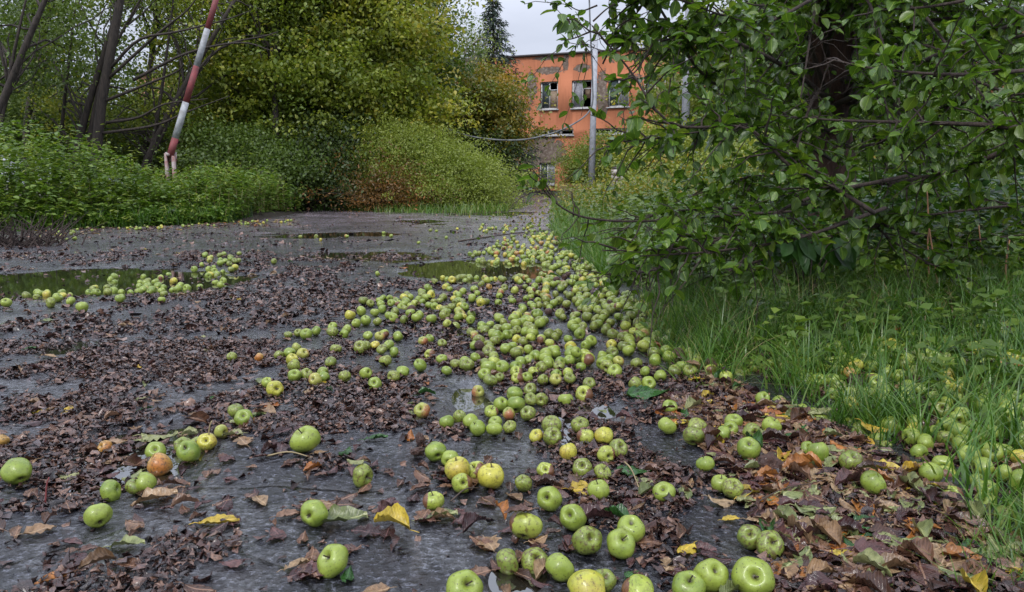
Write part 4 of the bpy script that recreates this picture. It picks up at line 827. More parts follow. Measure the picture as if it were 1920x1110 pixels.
_mb = MB(); _mb.tube(spline([(0, 0, .42), (.02, 0, .75), (.1, .02, 1.02)], 7), np.linspace(.035, .05, 7), 6); STEM = mesh_tris('stem', np.vstack(_mb.V), np.vstack(_mb.T), M_stem, smooth=True)
_mb = MB()
for k in range(5):
    a = k*2*math.pi/5; _mb.add([(0, 0, -.58), (.1*math.cos(a-.4), .1*math.sin(a-.4), -.68), (.17*math.cos(a), .17*math.sin(a), -.9), (.1*math.cos(a+.4), .1*math.sin(a+.4), -.68)], [(0, 1, 2), (0, 2, 3)])
CALYX = mesh_tris('calyx', np.vstack(_mb.V), np.vstack(_mb.T), M_stem)
HAND = [ # px, py, diameter px, kind, label
(31, 882, 43, 'g', 'lone dented green apple at the left edge among wet leaves'), (184, 963, 42, 'g', 'green apple half in the puddle below the others on the left'), (207, 918, 38, 'g', 'green apple with a brown leaf against its left side'),
(197, 837, 26, 'o', 'small orange-brown rotten apple in the leafy puddle'), (292, 844, 34, 'g', 'green apple beside the long curled pale green leaf'), (299, 870, 42, 'o', 'orange-brown apple with a dark hollow in the leafy puddle'),
(273, 905, 36, 'g', 'green apple floating in front of the orange-brown holed apple'), (250, 912, 30, 's', 'dull green apple touching the floating one in the leafy puddle'), (354, 846, 42, 'g', None), (388, 826, 34, 'y', 'yellowish apple topping the left group beside the red one'), (343, 833, 32, 'g', None), (370, 832, 30, 'g', None),
(414, 807, 26, 'r', 'small red apple behind the left group of green apples'), (443, 769, 30, 's', None), (456, 782, 32, 'g', None), (575, 820, 53, 'g', 'tall pale green apple alone on bare wet asphalt'), (680, 888, 44, 's', 'dark-blotched green apple alone behind a curled leaf'),
(589, 959, 50, 'g', 'lone plain green apple left of the long pale leaf'), (626, 1045, 60, 'g', 'shiny green apple showing its stem hollow, alone at the bottom'), (4, 824, 20, 'o', 'rusty red rotten apple cut by the left edge'),
(817, 845, 40, 'g', 'green apple with upright stem behind the big yellow pair'), (844, 858, 34, 'g', None), (857, 878, 50, 'y', 'large yellow apple with brown blotches and a black crack'), (893, 878, 36, 'g', None), (920, 891, 54, 'y', 'large bumpy yellow apple right of the brown-blotched one'), (866, 904, 40, 'b', 'apple with a brown side tucked below the yellow pair'),
(813, 938, 40, 'b', 'green apple with a reddish-brown left cheek alone on wet leaves'), (982, 904, 34, 's', 'small dull green apple standing in water glints'), (1023, 880, 32, 'g', None), (1065, 846, 33, 'y', 'small yellowish apple with a tan bruise'), (1034, 796, 38, 's', None), (1035, 816, 36, 's', None), (1006, 815, 28, 'y', None),
(1087, 795, 33, 's', 'dark green apple with a black centre hollow'), (1098, 817, 34, 'b', None), (1132, 816, 34, 'y', 'yellow-green apple with a long bent stem'), (1159, 838, 37, 'g', None), (1136, 850, 34, 'g', None), (1092, 873, 38, 's', 'green apple with two black holes'), (1129, 883, 34, 's', None),
(1123, 917, 44, 'g', 'lopsided green apple above the yellow leaf'), (1031, 933, 46, 'g', 'dark-streaked green apple left of the yellow leaf'), (1075, 968, 50, 'g', 'pale green apple with a russet top behind the dark leaf'), (986, 982, 60, 'b', 'green apple with a big round brown rotten side'), (951, 1050, 50, 's', 'scabby green apple with a wormy black mark'), (1002, 1047, 50, 's', 'middle apple of the row of three near the bottom'), (1048, 1060, 56, 'g', 'smooth pale apple ending the row of three near the bottom'),
(1101, 1011, 54, 's', 'green apple with freckles and a brown lower cheek'), (1163, 1014, 54, 'g', 'smooth light green apple in front of the starred one'), (1183, 991, 52, 'g', 'light green apple with a dark star-shaped calyx'), (870, 1096, 68, 'g', 'big green apple with a twiggy stem cut by the bottom edge'), (1102, 1104, 74, 'y', 'large yellow apple with brown stains cut by the bottom edge'),
(1132, 1086, 44, 's', 'dull shrunken apple leaning on the stained yellow one'), (1196, 1108, 58, 'b', 'brown-topped green apple low at the bottom edge'), (1291, 1095, 60, 'g', 'pale green apple in front of a rounder one at the bottom'), (1333, 1078, 62, 'g', 'round green apple between the two other big bottom apples'), (1412, 1078, 70, 'g', 'largest light green apple on brown leaves at the bottom right'),
(1245, 920, 42, 'g', 'shiny green apple right of the big dark green leaf'), (1323, 868, 36, 'g', 'deep green apple alone beside a maroon leaf'), (1349, 905, 32, 'g', 'smaller apple of the touching pair below the deep green one'), (1373, 913, 38, 's', 'larger mottled apple of the touching pair'), (1250, 796, 36, 'g', None), (1307, 800, 36, 's', None), (1301, 815, 38, 's', 'pale green apple with a brown-rimmed hole facing the road'),
(1256, 761, 29, 'g', 'small green apple with upright stem near a flat green leaf'), (1356, 811, 32, 'g', None), (1370, 801, 28, 'g', None), (1375, 789, 32, 'g', None), (1410, 808, 36, 's', None), (1447, 797, 34, 'g', None), (1404, 840, 42, 'g', 'round pale apple with a short stem beside brown leaves'), (1442, 870, 38, 'k', 'crushed rotten apple shell among the leaves on the right'),
(1534, 846, 38, 'g', None), (1514, 838, 26, 'g', None), (1594, 862, 38, 's', 'green apple half hidden by a drooping grass tuft'), (1636, 901, 44, 'g', 'green apple with a side hollow alone on maroon leaves'), (1407, 1004, 46, 's', 'brownish green apple of the pair near the bottom right'), (1444, 1016, 50, 's', 'green apple with a tan cheek in front of its pair'), (1525, 776, 26, 'g', None),
(1060, 749, 28, 'g', None), (1096, 738, 34, 'b', 'green apple with a brown bruise standing in bright water'), (1104, 720, 26, 'g', None), (995, 728, 26, 's', None), (1191, 718, 27, 's', None), (1216, 717, 28, 'g', None), (1015, 749, 26, 'g', None), (995, 746, 27, 'g', None), (967, 756, 34, 'g', None), (990, 773, 32, 's', None),
(896, 732, 26, 'r', 'red-topped green apple beside the bright little puddle'), (791, 768, 31, 'r', 'half red half green apple left of the bright little puddle'), (837, 790, 27, 'g', None), (862, 781, 27, 'g', None), (882, 789, 28, 'g', None), (896, 802, 31, 'g', None), (928, 790, 26, 'g', None), (927, 803, 30, 'g', None), (957, 798, 27, 'g', None), (921, 770, 30, 'b', None), (939, 757, 28, 'g', None), (954, 775, 26, 'r', None), (964, 738, 30, 'g', None),
(782, 845, 27, 'k', 'shrivelled dark brown apple left of the upright-stemmed one'), (787, 823, 26, 'k', 'shrivelled brown apple just behind another brown one'), (738, 704, 25, 's', None), (755, 697, 25, 'g', None), (788, 684, 25, 'g', None), (837, 694, 20, 'g', None), (908, 700, 25, 'g', None), (918, 711, 29, 's', None), (936, 707, 20, 'g', None), (968, 697, 24, 'g', None), (970, 708, 24, 'g', None), (989, 707, 22, 'g', None), (999, 696, 22, 'b', None), (1018, 711, 22, 's', None), (1041, 714, 24, 'r', None), (1068, 709, 24, 'g', None), (1043, 701, 22, 'g', None), (1064, 699, 22, 'g', None),
(515, 727, 30, 'y', 'yellowish apple at the left end of the small group'), (501, 716, 22, 'g', None), (552, 703, 25, 'g', None), (574, 700, 24, 's', None), (591, 710, 26, 'r', 'pinkish red apple in the small left group'), (607, 707, 22, 'g', None), (605, 696, 21, 'g', None), (551, 684, 24, 's', None), (548, 673, 22, 'y', None), (543, 661, 22, 'g', None), (567, 662, 23, 'r', None), (556, 651, 18, 'r', None), (523, 665, 19, 'g', None), (486, 669, 18, 'o', None), (435, 668, 20, 's', None), (621, 677, 23, 'g', None), (629, 653, 21, 's', None), (647, 704, 24, 's', None), (670, 692, 22, 'k', None), (686, 699, 24, 'g', None),
(703, 719, 27, 'g', 'dark green apple alone in the middle of the road'), (723, 675, 25, 's', None), (806, 663, 22, 'g', None), (828, 672, 21, 'g', None), (829, 643, 18, 's', None), (793, 638, 20, 'r', None), (805, 635, 18, 'g', None), (746, 629, 21, 'g', None), (717, 653, 22, 's', None), (730, 645, 21, 'g', None), (739, 658, 20, 'g', None), (676, 650, 26, 'g', None), (686, 647, 20, 'g', None), (704, 646, 18, 'y', None), (690, 628, 20, 'g', None), (712, 630, 19, 'r', None), (721, 625, 18, 'g', None),
(574, 625, 23, 'g', None), (593, 619, 20, 'g', None), (559, 623, 17, 'g', None), (541, 627, 16, 'g', None), (624, 621, 23, 'g', None), (624, 611, 19, 'g', None), (645, 625, 18, 'g', None), (650, 617, 21, 'g', None), (668, 605, 18, 'g', None), (686, 600, 20, 'g', None), (708, 602, 17, 'g', None), (154, 574, 20, 'g', None), (12, 567, 16, 'g', None), (95, 566, 18, 'g', None), (133, 563, 16, 'g', None)]
AP = []  # x,y,z,r,kind,label,hand
for px, py, dpx, kd, lab in HAND:
    if lab is None and kd == 'g' and rng.random() < .4: kd = rng.choice(['s', 's', 'b'])
    rr = ray(px, py); k = dpx/2/FPX/(-rr[2])*np.linalg.norm(rr)*.98; hz = 0.
    for _ in range(3): r_ = k*(H-hz)/(1+k); q = G(px, py, hz+r_); hz = max(float(surf(q[0], q[1])), -.006)
    AP.append([q[0], q[1], hz+r_*.9, r_, kd, lab, True])
ax_ = [a[:4] for a in AP]
def put(x, y, r_, layers, kmix, mind=.93):
    A_ = np.array(ax_); d = np.hypot(A_[:, 0]-x, A_[:, 1]-y); nb = np.where(d < (A_[:, 3]+r_)*mind)[0]; hz = max(float(surf(x, y)), -.012); z = hz+r_*.88; lay = 0
    if len(nb):
        if layers < 2: return False
        zz = [A_[i, 2]+math.sqrt(max((A_[i, 3]+r_)**2*.86-d[i]**2, 0)) for i in nb]; z = max(zz)
        if z > hz+r_*2.3 or len(nb) < 2 or rng.random() < .6: return False
    kd = rng.choice(['g', 's', 'y', 'r', 'b', 'o', 'k'], p=kmix); ax_.append([x, y, z, r_]); AP.append([x, y, z, r_, kd, None, False]); return True
KM = [.45, .38, .05, .022, .06, .01, .028]; KY = [.4, .3, .18, .02, .05, .05, 0]
def fill(poly, n, lay, km, tries=8, rlo=.0185, rhi=.0262, kind_of=None):
    X, Y = gpoly(n*tries, poly); c = 0
    for x, y in zip(X, Y):
        if put(x, y, rng.uniform(rlo, rhi), lay, km): c += 1
        if c >= n: break
fill([(1000, 520), (1120, 518), (1180, 560), (1230, 640), (1225, 700), (1110, 700), (960, 690), (930, 640), (985, 575)], 250, 1, KM, 12)
fill([(820, 522), (1000, 522), (980, 580), (900, 590), (780, 570)], 60, 1, KM)
fill([(680, 575), (800, 550), (900, 585), (880, 620), (720, 612), (640, 600)], 62, 1, KM)
fill([(880, 610), (950, 600), (940, 690), (890, 690)], 22, 1, KM)
fill([(820, 690), (1230, 690), (1240, 725), (1110, 715), (900, 715)], 22, 2, KM)
fill([(1130, 560), (1230, 560), (1350, 640), (1330, 730), (1250, 720), (1215, 640)], 40, 1, KM)
fill([(870, 480), (960, 474), (1075, 478), (1090, 500), (960, 498), (900, 494)], 95, 1, KY, 8, .019, .027)
fill([(940, 450), (1035, 440), (1090, 480), (900, 478)], 85, 1, KY)
fill([(1020, 500), (1110, 500), (1120, 520), (1050, 520)], 30, 1, KM)
fill([(885, 425), (1030, 425), (1040, 445), (900, 450)], 40, 1, KY)
fill([(200, 520), (330, 515), (440, 485), (450, 500), (415, 545), (250, 562), (150, 555)], 50, 1, [.8, .1, .08, 0, .01, .01, 0])
fill([(40, 545), (330, 545), (330, 575), (60, 575)], 26, 1, [.8, .1, .08, 0, .01, .01, 0])
fill([(380, 485), (450, 483), (450, 500), (400, 505)], 14, 1, KM)
fill([(90, 430), (560, 412), (570, 417), (330, 432), (100, 440)], 60, 1, KY, 8, .016, .024)
fill([(60, 440), (140, 440), (150, 455), (80, 455)], 10, 1, KY)
fill([(400, 430), (900, 430), (860, 500), (600, 540), (500, 500)], 14, 1, KY)
fill([(1480, 670), (1920, 640), (1990, 960), (1860, 930), (1760, 860), (1640, 790), (1500, 760)], 210, 1, [.7, .14, .1, .0, .02, .02, .02], 6)
fill([(1300, 700), (1480, 660), (1480, 740), (1340, 730)], 16, 1, KM)
fill([(1180, 640), (1320, 735), (1500, 800), (1700, 890), (1760, 870), (1520, 770), (1340, 712), (1240, 640)], 12, 1, KM)
fill([(1580, 800), (1800, 850), (1880, 960), (1920, 1000), (1760, 930)], 20, 1, KM)
print('apples', len(AP))
LAND = [((575, 820), 'the tall lone pale apple'), ((626, 1045), 'the shiny lone bottom apple'), ((920, 891), 'the bumpy yellow apple'), ((986, 982), 'the apple with the round rotten side'), ((1190, 893), 'the big dark green leaf'),
 ((858, 750), 'the bright little puddle'), ((900, 508), 'the long puddle'), ((299, 870), 'the orange-brown holed apple'), ((591, 710), 'the pinkish red apple'), ((703, 719), 'the dark green mid-road apple'), ((1412, 1078), 'the largest light green apple'),
 ((1425, 1010), 'the touching pair at bottom right'), ((1323, 868), 'the deep green lone apple'), ((1636, 901), 'the apple on maroon leaves'), ((410, 993), 'the fallen yellow leaf'), ((1575, 1052), 'the yellow leaf in the carpet'), ((1087, 795), 'the black-hollowed apple'),
 ((1256, 761), 'the stemmed apple by the flat leaf'), ((515, 727), 'the yellowish left-end apple'), ((250, 530), 'the left puddle'), ((1700, 700), 'the grass-covered apples'), ((1030, 480), 'the end of the long puddle'), ((1120, 600), 'the middle of the apple drift'), ((31, 882), 'the dented apple at the left edge'), ((1404, 840), 'the round pale apple by brown leaves')]
def where(px, py, used, head, maxw=16):
    ds = sorted(((math.hypot(px-l[0][0], (py-l[0][1])*1.6), l) for l in LAND), key=lambda q: q[0])
    for D, (c, nm) in ds[:9]:
        if D < 12: continue
        dx, dy = px-c[0], (py-c[1])*1.6; a = math.degrees(math.atan2(-dy, dx)) % 360
        rel = ['right of', 'behind and right of', 'behind', 'behind and left of', 'left of', 'in front and left of', 'in front of', 'in front and right of'][int((a+22.5)//45) % 8]
        dist = 'close ' if D < 45 else ('a bit ' if D < 100 else ('some way ' if D < 180 else 'far '))
        s_ = f'{head} {dist}{rel} {nm}'
        if s_ not in used and len(s_.split()) <= maxw: used.add(s_); return s_
    return None
KW = {'g': 'green apple', 's': 'scabby green apple', 'y': 'yellowish apple', 'r': 'red-blushed apple', 'b': 'brown-bruised apple', 'k': 'shrivelled brown apple', 'o': 'rusty orange apple'}
def euler_toward(front):
    a = rng.uniform(0, 2*math.pi); tilt = rng.choice([rng.uniform(0, .5), rng.uniform(.7, 1.9)], p=[.35, .65])
    if front and rng.random() < .45: a = rng.normal(0, .7); tilt = rng.uniform(.5, 1.15)   # stem end leans towards the road side
    return (tilt, rng.uniform(-.2, .2), a)
pp = [proj(np.array(a[:3])) for a in AP]
vis = [(a[3]/q[2], i) for i, (a, q) in enumerate(zip(AP, pp)) if -40 < q[0] < 1960 and q[1] < 1160]
order = [i for _, i in sorted(vis, reverse=True)]; hand = [i for i in range(len(AP)) if AP[i][6]]; chosen = (hand+[i for i in order if not AP[i][6]])[:300]; chs = set(chosen)
used = set(a[5] for a in AP if a[5]); fallback = {'mid': 'small green apple deep in the crowded drift before the long puddle', 'right': 'plain green apple bedded in the grass of the right verge', 'left': 'small green apple lying in or beside the left puddle'}
rank = {i: k for k, i in enumerate(order)}
for i in chosen:
    x, y, z, r_, kd, lab, hd = AP[i]; v = int(rng.integers(0, 4)); px, py = pp[i][0], pp[i][1]
    o = link('apple', amesh(kd, v)); o.location = (x, y, z); e = euler_toward(True); o.rotation_euler = e; o.scale = (r_*rng.uniform(.92, 1.04), r_*rng.uniform(.92, 1.04), r_*rng.uniform(.9, 1.06))
    if kd == 'k': o.scale = (r_*1.1, r_, r_*.8)
    if lab is None:
        big = 'small ' if r_ < .0265 else ('plump ' if r_ > .031 else '')
        lab = where(px, py, used, big+KW[kd]) or where(px, py, used, KW[kd]+(' tilted' if e[0] > .7 else ' upright')) or fallback['right' if px > 1260 else ('left' if px < 470 else 'mid')]
    tag(o, lab, 'apple', 'windfall apples on the road and verge')
    if rank.get(i, 999) < 150 and kd != 'k':
        if rng.random() < .6: link('stem', STEM, o)
        link('calyx', CALYX, o)
from mathutils import Euler
grp = {}
for i, a in enumerate(AP):
    if i in chs: continue
    grp.setdefault('all', []).append(a)
Vs = []; Ts = []; lp = []; sdv = []; mi = []; n = 0; kinds = list(AM)
for a in grp['all']:
    Vv, Tt = AG_lo[rng.integers(0, 3)]; R = np.array(Euler(euler_toward(False)).to_matrix()); W = (Vv*a[3])@R.T+np.array(a[:3])
    Vs.append(W); Ts.append(Tt+n); n += len(Vv); lp.append(Vv); sdv.append(np.full(len(Vv), rng.random())); mi += [kinds.index(a[4])]*len(Tt)
me = mesh_tris('apple_drift', np.vstack(Vs), np.vstack(Ts), None, {'lpos': np.vstack(lp), 'seed': np.concatenate(sdv)}, True)
for k in kinds: me.materials.append(AM[k])
me.polygons.foreach_set('material_index', np.array(mi, np.int32)); tag(link('apple_drift', me), 'mass of small distant and half-hidden windfall apples along road and verge', 'apples', 'windfall apples on the road and verge', 'stuff')
# ------------------------------------------------------------------ fallen leaves
def dead_leaf(seed, curl, wfac=.5, lobed=False):
    r_ = np.random.default_rng(seed); nu, nv = 12, 8; V = []; uv = []; f0, f1, f2 = r_.uniform(0, 6, 3)
    for i in range(nu+1):
        a = i/nu; wd = wfac*math.sin(math.pi*a**.8)**.75*(1-.25*a)+.008
        for j in range(nv+1):
            s_ = (j/nv-.5)*2; e = 1+(.07*math.sin(a*38+f0)+.05*math.sin(a*17+f1)) if abs(s_) == 1 else 1
            if lobed and abs(s_) > .4: e *= 1+.28*math.sin(a*20+f2)
            y_ = wd*s_*e*.5; cz = curl*(s_*s_)*wd*.7+.035*math.sin(5*a+f0+2*s_)+.03*math.sin(9*s_+7*a+f1)*abs(s_)-curl*.25*(a-.5)**2*2+.03*r_.normal()*abs(s_)
            V.append((a-.5, y_*(1-.25*abs(curl)), cz)); uv.append((a, y_, 0))
    T = []
    for i in range(nu):
        for j in range(nv): b_ = i*(nv+1)+j; T += [(b_, b_+nv+1, b_+nv+2), (b_, b_+nv+2, b_+1)]
    V = np.array(V); T = np.array(T)
    mb = MB(); mb.tube([(-.5, 0, V[nv//2][2]), (-.6, .02, V[nv//2][2]+.02), (-.75, .0, V[nv//2][2]-.01)], [.012, .01, .009], 4)
    Vt = np.vstack(mb.V); Tt = np.vstack(mb.T)+len(V); V = np.vstack([V, Vt]); T = np.vstack([T, Tt]); uv = np.vstack([np.array(uv), np.full((len(Vt), 3), .01)])
    V[:, 2] -= np.percentile(V[:, 2], 8); return V, T, uv
DL = [dead_leaf(s, c, w_, lo) for s, c, w_, lo in ((1, .18, .62, 0), (2, .35, .6, 0), (3, -.2, .66, 0), (4, .8, .6, 0), (5, .08, .7, 0), (6, -.35, .6, 0), (7, .15, .85, 1), (8, .25, .52, 0))]
DMESH = {}
def dmesh(col, v):
    if (col, v) not in DMESH: Vv, Tt, uv = DL[v]; DMESH[(col, v)] = mesh_tris('fallen_leaf', Vv, Tt, LM[col], {'luv': uv, 'tone': np.full(len(Vv), .17*v)}, True)
    return DMESH[(col, v)]
FL = []   # px,py -> x,y, size, colour, yaw, variant, label
for px, py, s_, col, yaw, v, lab in [(1190, 893, .085, 'dark green', .1, 4, 'big glossy dark green leaf lying on wet asphalt'), (412, 993, .072, 'yellow', .2, 0, 'fallen yellow leaf with a green edge on bare asphalt'), (1215, 745, .13, 'dark green', .05, 4, 'long flat bluish green leaf at the edge of the grass'), (640, 985, .1, 'pale green', .15, 1, 'long pale green leaf right of the plain lone apple'), (735, 998, .085, 'yellow', 2.6, 3, 'dark olive curled leaf behind the bottom glint'), (300, 818, .09, 'pale green', .1, 2, 'curled pale green leaf floating in the leafy puddle'),
    (290, 945, .09, 'tan', .4, 1, 'large curled olive-tan leaf with a stem pointing left'), (375, 790, .07, 'brown', .6, 3, 'upright curled brown leaf behind the left group'), (252, 868, .075, 'brown', 1.3, 1, 'upright dark olive leaf in the leafy puddle'), (1575, 1052, .065, 'yellow', .3, 0, 'bright yellow leaf in the brown leaf carpet'), (1370, 980, .035, 'yellow', .1, 0, 'small yellow leaf behind the bottom right pair'), (1095, 925, .065, 'yellow', .1, 6, 'yellow leaf wedged beside the dark-streaked apple'), (1115, 990, .08, 'maroon', .3, 3, 'dark leaf curled between the starred and russet apples'), (1150, 985, .07, 'dark green', 2.4, 3, 'dark green curled leaf beside the starred apple'),
    (890, 995, .06, 'maroon', .8, 3, 'maroon cupped leaf left of the rotten-sided apple'), (820, 978, .08, 'pale green', .1, 7, 'ragged grey-green leaf crossing the bare asphalt'), (1500, 935, .1, 'pale green', .5, 2, 'long pale folded leaf in the right carpet'), (1660, 1050, .11, 'maroon', -.1, 4, 'large veined purple-brown leaf in the right carpet'), (1515, 1015, .08, 'pale green', .1, 6, 'round speckled pale leaf in the right carpet'), (1440, 910, .07, 'orange', .3, 1, 'orange curled leaf right of the touching pair'),
    (1290, 915, .045, 'tan', .9, 2, 'tan leaf leaning beside the shiny green apple'), (1350, 950, .06, 'tan', .2, 5, 'crumpled pale brown leaf on bare asphalt'), (1345, 858, .07, 'maroon', .4, 4, 'maroon leaf just right of the deep green apple'), (1600, 920, .06, 'pale green', .7, 0, 'pale green leaf beside the apple on maroon leaves'), (450, 795, .06, 'pale green', .9, 2, 'pale green leaf draped before the left group'), (500, 775, .08, 'tan', -.6, 1, 'pointed tan leaf behind the tall lone apple'), (930, 715, .06, 'brown', .2, 3, 'rust-brown leaf behind the red-topped apple'), (240, 1035, .06, 'pale green', .1, 1, 'small pale green leaf near the bottom left'), (1540, 1090, .06, 'tan', .2, 3, 'tan leaf at the bottom of the carpet'), (1690, 915, .1, 'tan', -.8, 5, 'arched tan leaf beside the drooping grass tuft'), (1895, 875, .09, 'tan', .9, 4, 'broad light brown leaf at the right edge'), (705, 828, .06, 'dark green', .3, 7, 'torn dark green leaf right of the tall lone apple'), (800, 745, .055, 'dark green', .2, 3, 'dark green rolled leaf behind the half red apple'), (1470, 530, .05, 'yellow', .2, 6, 'bright yellow maple leaf caught in the right grass')]:
    q = G(px, py, .01); FL.append([q[0], q[1], s_, col, yaw, v, lab, px, py])
def scatter_leaves(n, poly, lo, hi, cols, pr):
    X, Y = gpoly(n, poly)
    for x, y in zip(X, Y):
        q = proj(np.array([x, y, 0.])); FL.append([x, y, rng.uniform(lo, hi), rng.choice(cols, p=pr), rng.uniform(0, 6.3), int(rng.integers(0, 8)), None, q[0], q[1]])
cl = ['brown', 'maroon', 'tan', 'yellow', 'pale green', 'orange', 'dark green']; CARP = [.3, .22, .2, .04, .17, .05, .02]; ROAD = [.5, .28, .12, .01, .06, .01, .02]
scatter_leaves(760, [(1260, 745), (1500, 790), (1700, 880), (1880, 980), (1960, 1130), (1440, 1160), (1400, 960), (1330, 860), (1240, 780)], .035, .082, cl, CARP)
scatter_leaves(300, [(1240, 640), (1960, 600), (1960, 1000), (1600, 820), (1300, 760)], .032, .07, cl, CARP)
EDGE_P = [(1180, 640), (1320, 735), (1500, 800), (1700, 890), (1850, 1000), (1930, 1000), (1760, 870), (1520, 770), (1340, 712), (1240, 640)]
scatter_leaves(330, EDGE_P, .035, .075, cl, CARP)
scatter_leaves(110, [(780, 880), (1250, 860), (1400, 1150), (950, 1150), (760, 960)], .03, .06, cl, ROAD)
scatter_leaves(220, [(-60, 780), (500, 760), (760, 900), (740, 1130), (-60, 1140)], .025, .06, cl, ROAD)
scatter_leaves(260, [(-40, 600), (900, 600), (1250, 740), (1230, 860), (-60, 860)], .025, .055, cl, ROAD)
scatter_leaves(500, [(0, 470), (1080, 470), (1200, 610), (-40, 620)], .03, .06, cl, ROAD)
scatter_leaves(260, [(60, 428), (560, 412), (560, 424), (60, 446)], .05, .08, cl, [.4, .1, .3, .05, .05, .1, 0])
def in_pud(X, Y, big=True):
    X = np.asarray(X, float); Y = np.asarray(Y, float); r_ = np.zeros(X.shape, bool)
    for k in ((0, 1, 4, 7) if big else (0, 1, 4, 5, 6, 7, 8)):
        cx, cy, rx, ry, _ = PUD[k]; r_ |= (((X-cx)/rx)**2+((Y-cy)/ry)**2) < (1.0 if k < 2 else .8)
    return r_
FL = [f for f in FL if f[6] or not (in_pud(f[0], f[1]) and rng.random() < .94)]
AXY = np.array([a[:4] for a in AP])
def lift(x, y, s_):   # a leaf over an apple rests on it
    d = np.hypot(AXY[:, 0]-x, AXY[:, 1]-y); i = d.argmin(); return AXY[i, 2]+AXY[i, 3]*.8 if d[i] < AXY[i, 3]*.7 else None
keep = []
for f in FL:
    z = float(surf_w(f[0], f[1])); lf = lift(f[0], f[1], f[2])
    if lf is not None and f[6] is None:
        if rng.random() < .93 or lf > .08: continue
        z = lf
    tx, ty = rng.normal()*.1, rng.normal()*.1
    if f[6] and 'upright' in f[6]: tx, ty = .9, .5
    keep.append(f+[z+.003+f[2]*.03, (tx, ty)])
keep.sort(key=lambda f: (f[6] is None, -f[2]/max(f[1], .5) if (-20 < f[7] < 1940 and f[8] < 1125) else 9))
CN = {'brown': 'brown leaf', 'maroon': 'maroon leaf', 'tan': 'tan leaf', 'yellow': 'yellow leaf', 'pale green': 'pale green leaf', 'orange': 'orange leaf', 'dark green': 'dark green leaf'}
SH = ['curled', 'cupped', 'arched', 'rolled', 'flat', 'humped', 'lobed', 'narrow']; usedl = set()
for f in keep[:300]:
    o = link('fallen_leaf', dmesh(f[3], f[5])); o.location = (f[0], f[1], f[9]); o.rotation_euler = (f[10][0], f[10][1], f[4]); o.scale = (f[2],)*3
    hd_ = f'{SH[f[5]]} {CN[f[3]]}'; lab = f[6] or where(f[7], f[8], usedl, hd_) or where(f[7], f[8], usedl, ('large ' if f[2] > .065 else 'small ')+hd_) or f'{hd_} in the dense fallen leaf carpet by the right verge'
    tag(o, lab, 'leaf', 'whole fallen leaves on the ground')
Vs = []; Ts = []; uvs = []; tn = []; mi = []; n = 0; ck = list(LM)
for f in keep[300:]:
    Vv, Tt, uv = DL[f[5]]; R = np.array(Euler((f[10][0], f[10][1], f[4])).to_matrix()); Vs.append((Vv*f[2])@R.T+np.array([f[0], f[1], f[9]])); Ts.append(Tt+n); n += len(Vv); uvs.append(uv); tn.append(np.full(len(Vv), rng.random())); mi += [ck.index(f[3])]*len(Tt)
me = mesh_tris('fallen_leaves', np.vstack(Vs), np.vstack(Ts), None, {'luv': np.vstack(uvs), 'tone': np.concatenate(tn)}, True)
for k in ck: me.materials.append(LM[k])
me.polygons.foreach_set('material_index', np.array(mi, np.int32)); tag(link('fallen_leaves', me), 'countless smaller fallen leaves spread over road and verge', 'leaves', 'whole fallen leaves on the ground', 'stuff')
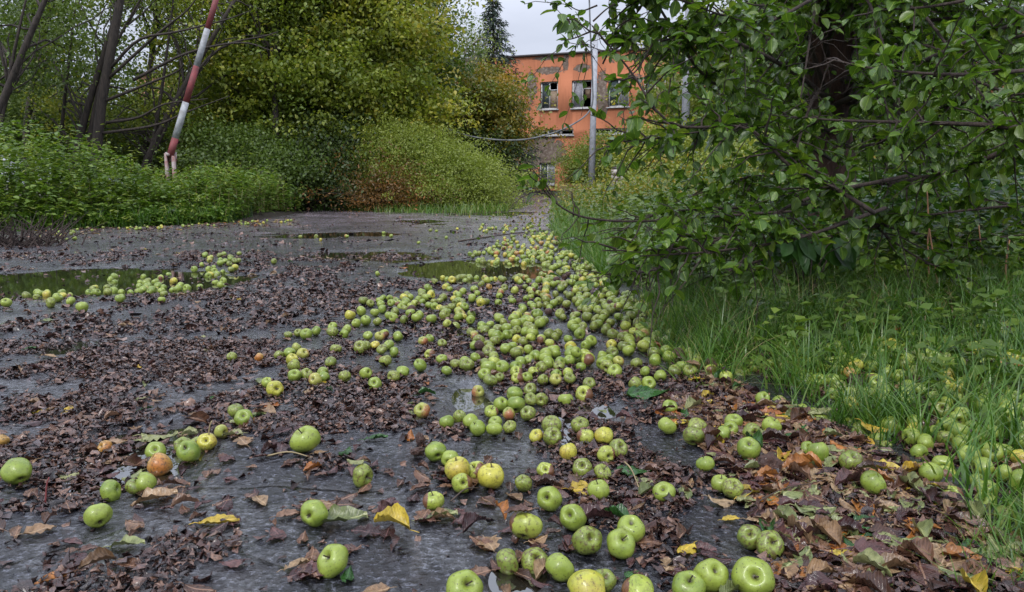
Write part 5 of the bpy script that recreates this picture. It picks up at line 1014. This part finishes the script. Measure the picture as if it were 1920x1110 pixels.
# litter fragments
GA = [(300, 1010, 260, 42, -.8), (650, 850, 150, 26, -.8), (520, 905, 140, 22, -.6), (780, 1020, 220, 60, -1.0), (1230, 840, 90, 30, -.8), (850, 750, 60, 32, -.9), (1320, 1020, 80, 45, -.8), (700, 460, 220, 32, -.5), (620, 405, 340, 18, -.9), (1120, 775, 90, 25, -.5), (900, 508, 170, 16, -1), (120, 535, 200, 26, -1), (250, 800, 330, 80, .35), (480, 560, 300, 50, .4), (820, 590, 260, 50, .45), (550, 1010, 130, 45, .4), (330, 1040, 120, 30, .5), (1130, 930, 220, 60, .35), (1600, 950, 320, 140, .35), (1310, 780, 80, 40, .6), (230, 660, 260, 60, .3), (300, 460, 300, 25, .15), (1180, 740, 100, 30, .3), (720, 780, 200, 30, .25), (200, 1000, 140, 20, -.5)]
def litter(n, y0, y1, s0, s1, thr):
    Y = np.sqrt(rng.uniform(y0*y0, y1*y1, n)); X = rng.uniform(-1.0, .78, n)*(Y+.3); px, py, _ = proj(np.stack([X, Y, 0*X], 1))
    d = .5+.8*(fbm(X*1.7, Y*1.7, 55, 4)-.5)*2+1.5*(fbm(X*7, Y*4.5, 66, 4)-.5)*2
    for cx, cy, rx, ry, a in GA: d = d+a*np.exp(-((px-cx)/rx)**2-((py-cy)/ry)**2)
    rd = on_road(X, Y); k = ~(in_pud(X, Y) & (rng.random(n) < .88)) & (rng.random(n) < np.clip((d-thr)*2.6, .03, 1)) & (rd > -1.3) & ~((rd < -.25) & (Y > 9)); X, Y, d = X[k], Y[k], d[k]; n = len(X)
    s_ = rng.uniform(s0, s1, n)*rng.choice([.6, 1, 1.5], n, p=[.45, .4, .15]); z = surf_w(X, Y)+.002+np.abs(rng.normal(size=n))*.0042*np.clip(d*1.3, .2, 1.4); a = rng.uniform(0, 6.3, n)
    dr = np.stack([np.cos(a), np.sin(a), rng.normal(size=n)*.16], 1); return leaves(np.stack([X, Y, z], 1), dr, nrmz(np.array([0, 0, 1.])+rndvec(n)*.5), s_, s_*rng.uniform(.5, .95, n), LT5, rng.random(n), .24)
soup = cat_soups([litter(128000, 1.05, 3.2, .007, .021, .4), litter(120000, 3.2, 7.5, .012, .03, .52), litter(46000, 7.5, 17, .02, .045, .5)])
stuff('leaf_litter', soup, M_litter, 'wet dark brown crumbled leaf litter covering the asphalt', 'leaf litter', True)
# twigs and stalks lying about
for i, (x0, y0, x1, y1, lb) in enumerate([(85, 945, 108, 1010, 'thin pinkish stalk standing out at the bottom left'), (390, 830, 398, 870, 'pale upright leaf stalk before the left group'), (500, 855, 585, 858, 'straw-coloured twig in front of the tall lone apple'), (1330, 890, 1400, 925, 'thin brown twig beside the touching pair'), (1405, 950, 1530, 905, 'long arched brown twig on the leaf carpet'), (845, 940, 900, 915, 'short reddish twig below the yellow pair'), (1170, 865, 1200, 920, 'pale bent stalk beside the dark green leaf'), (860, 452, 1040, 430, 'long dark branch lying across the road before the bright grass'), (1060, 645, 1100, 640, 'dark twig lying over the apple drift')]):
    a, b_ = G(x0, y0, .02), G(x1, y1, .02); k = a[1]*.0012; 
    if i in (0, 1): b_ = a+np.array([.012, 0, .055])
    c = (a+b_)/2+np.array([0, 0, .012]); mb = MB(); mb.tube(spline([a, c, b_], 10), np.linspace(k, k*.6, 10), 6)
    tag(mb.build('twig', simple('twig skin %d' % i, (.3, .07, .07) if i == 0 else ((.35, .27, .14) if i in (1, 2, 6) else (.07, .045, .03)), .6), None, True), lb, 'twig', 'loose twigs and stalks')
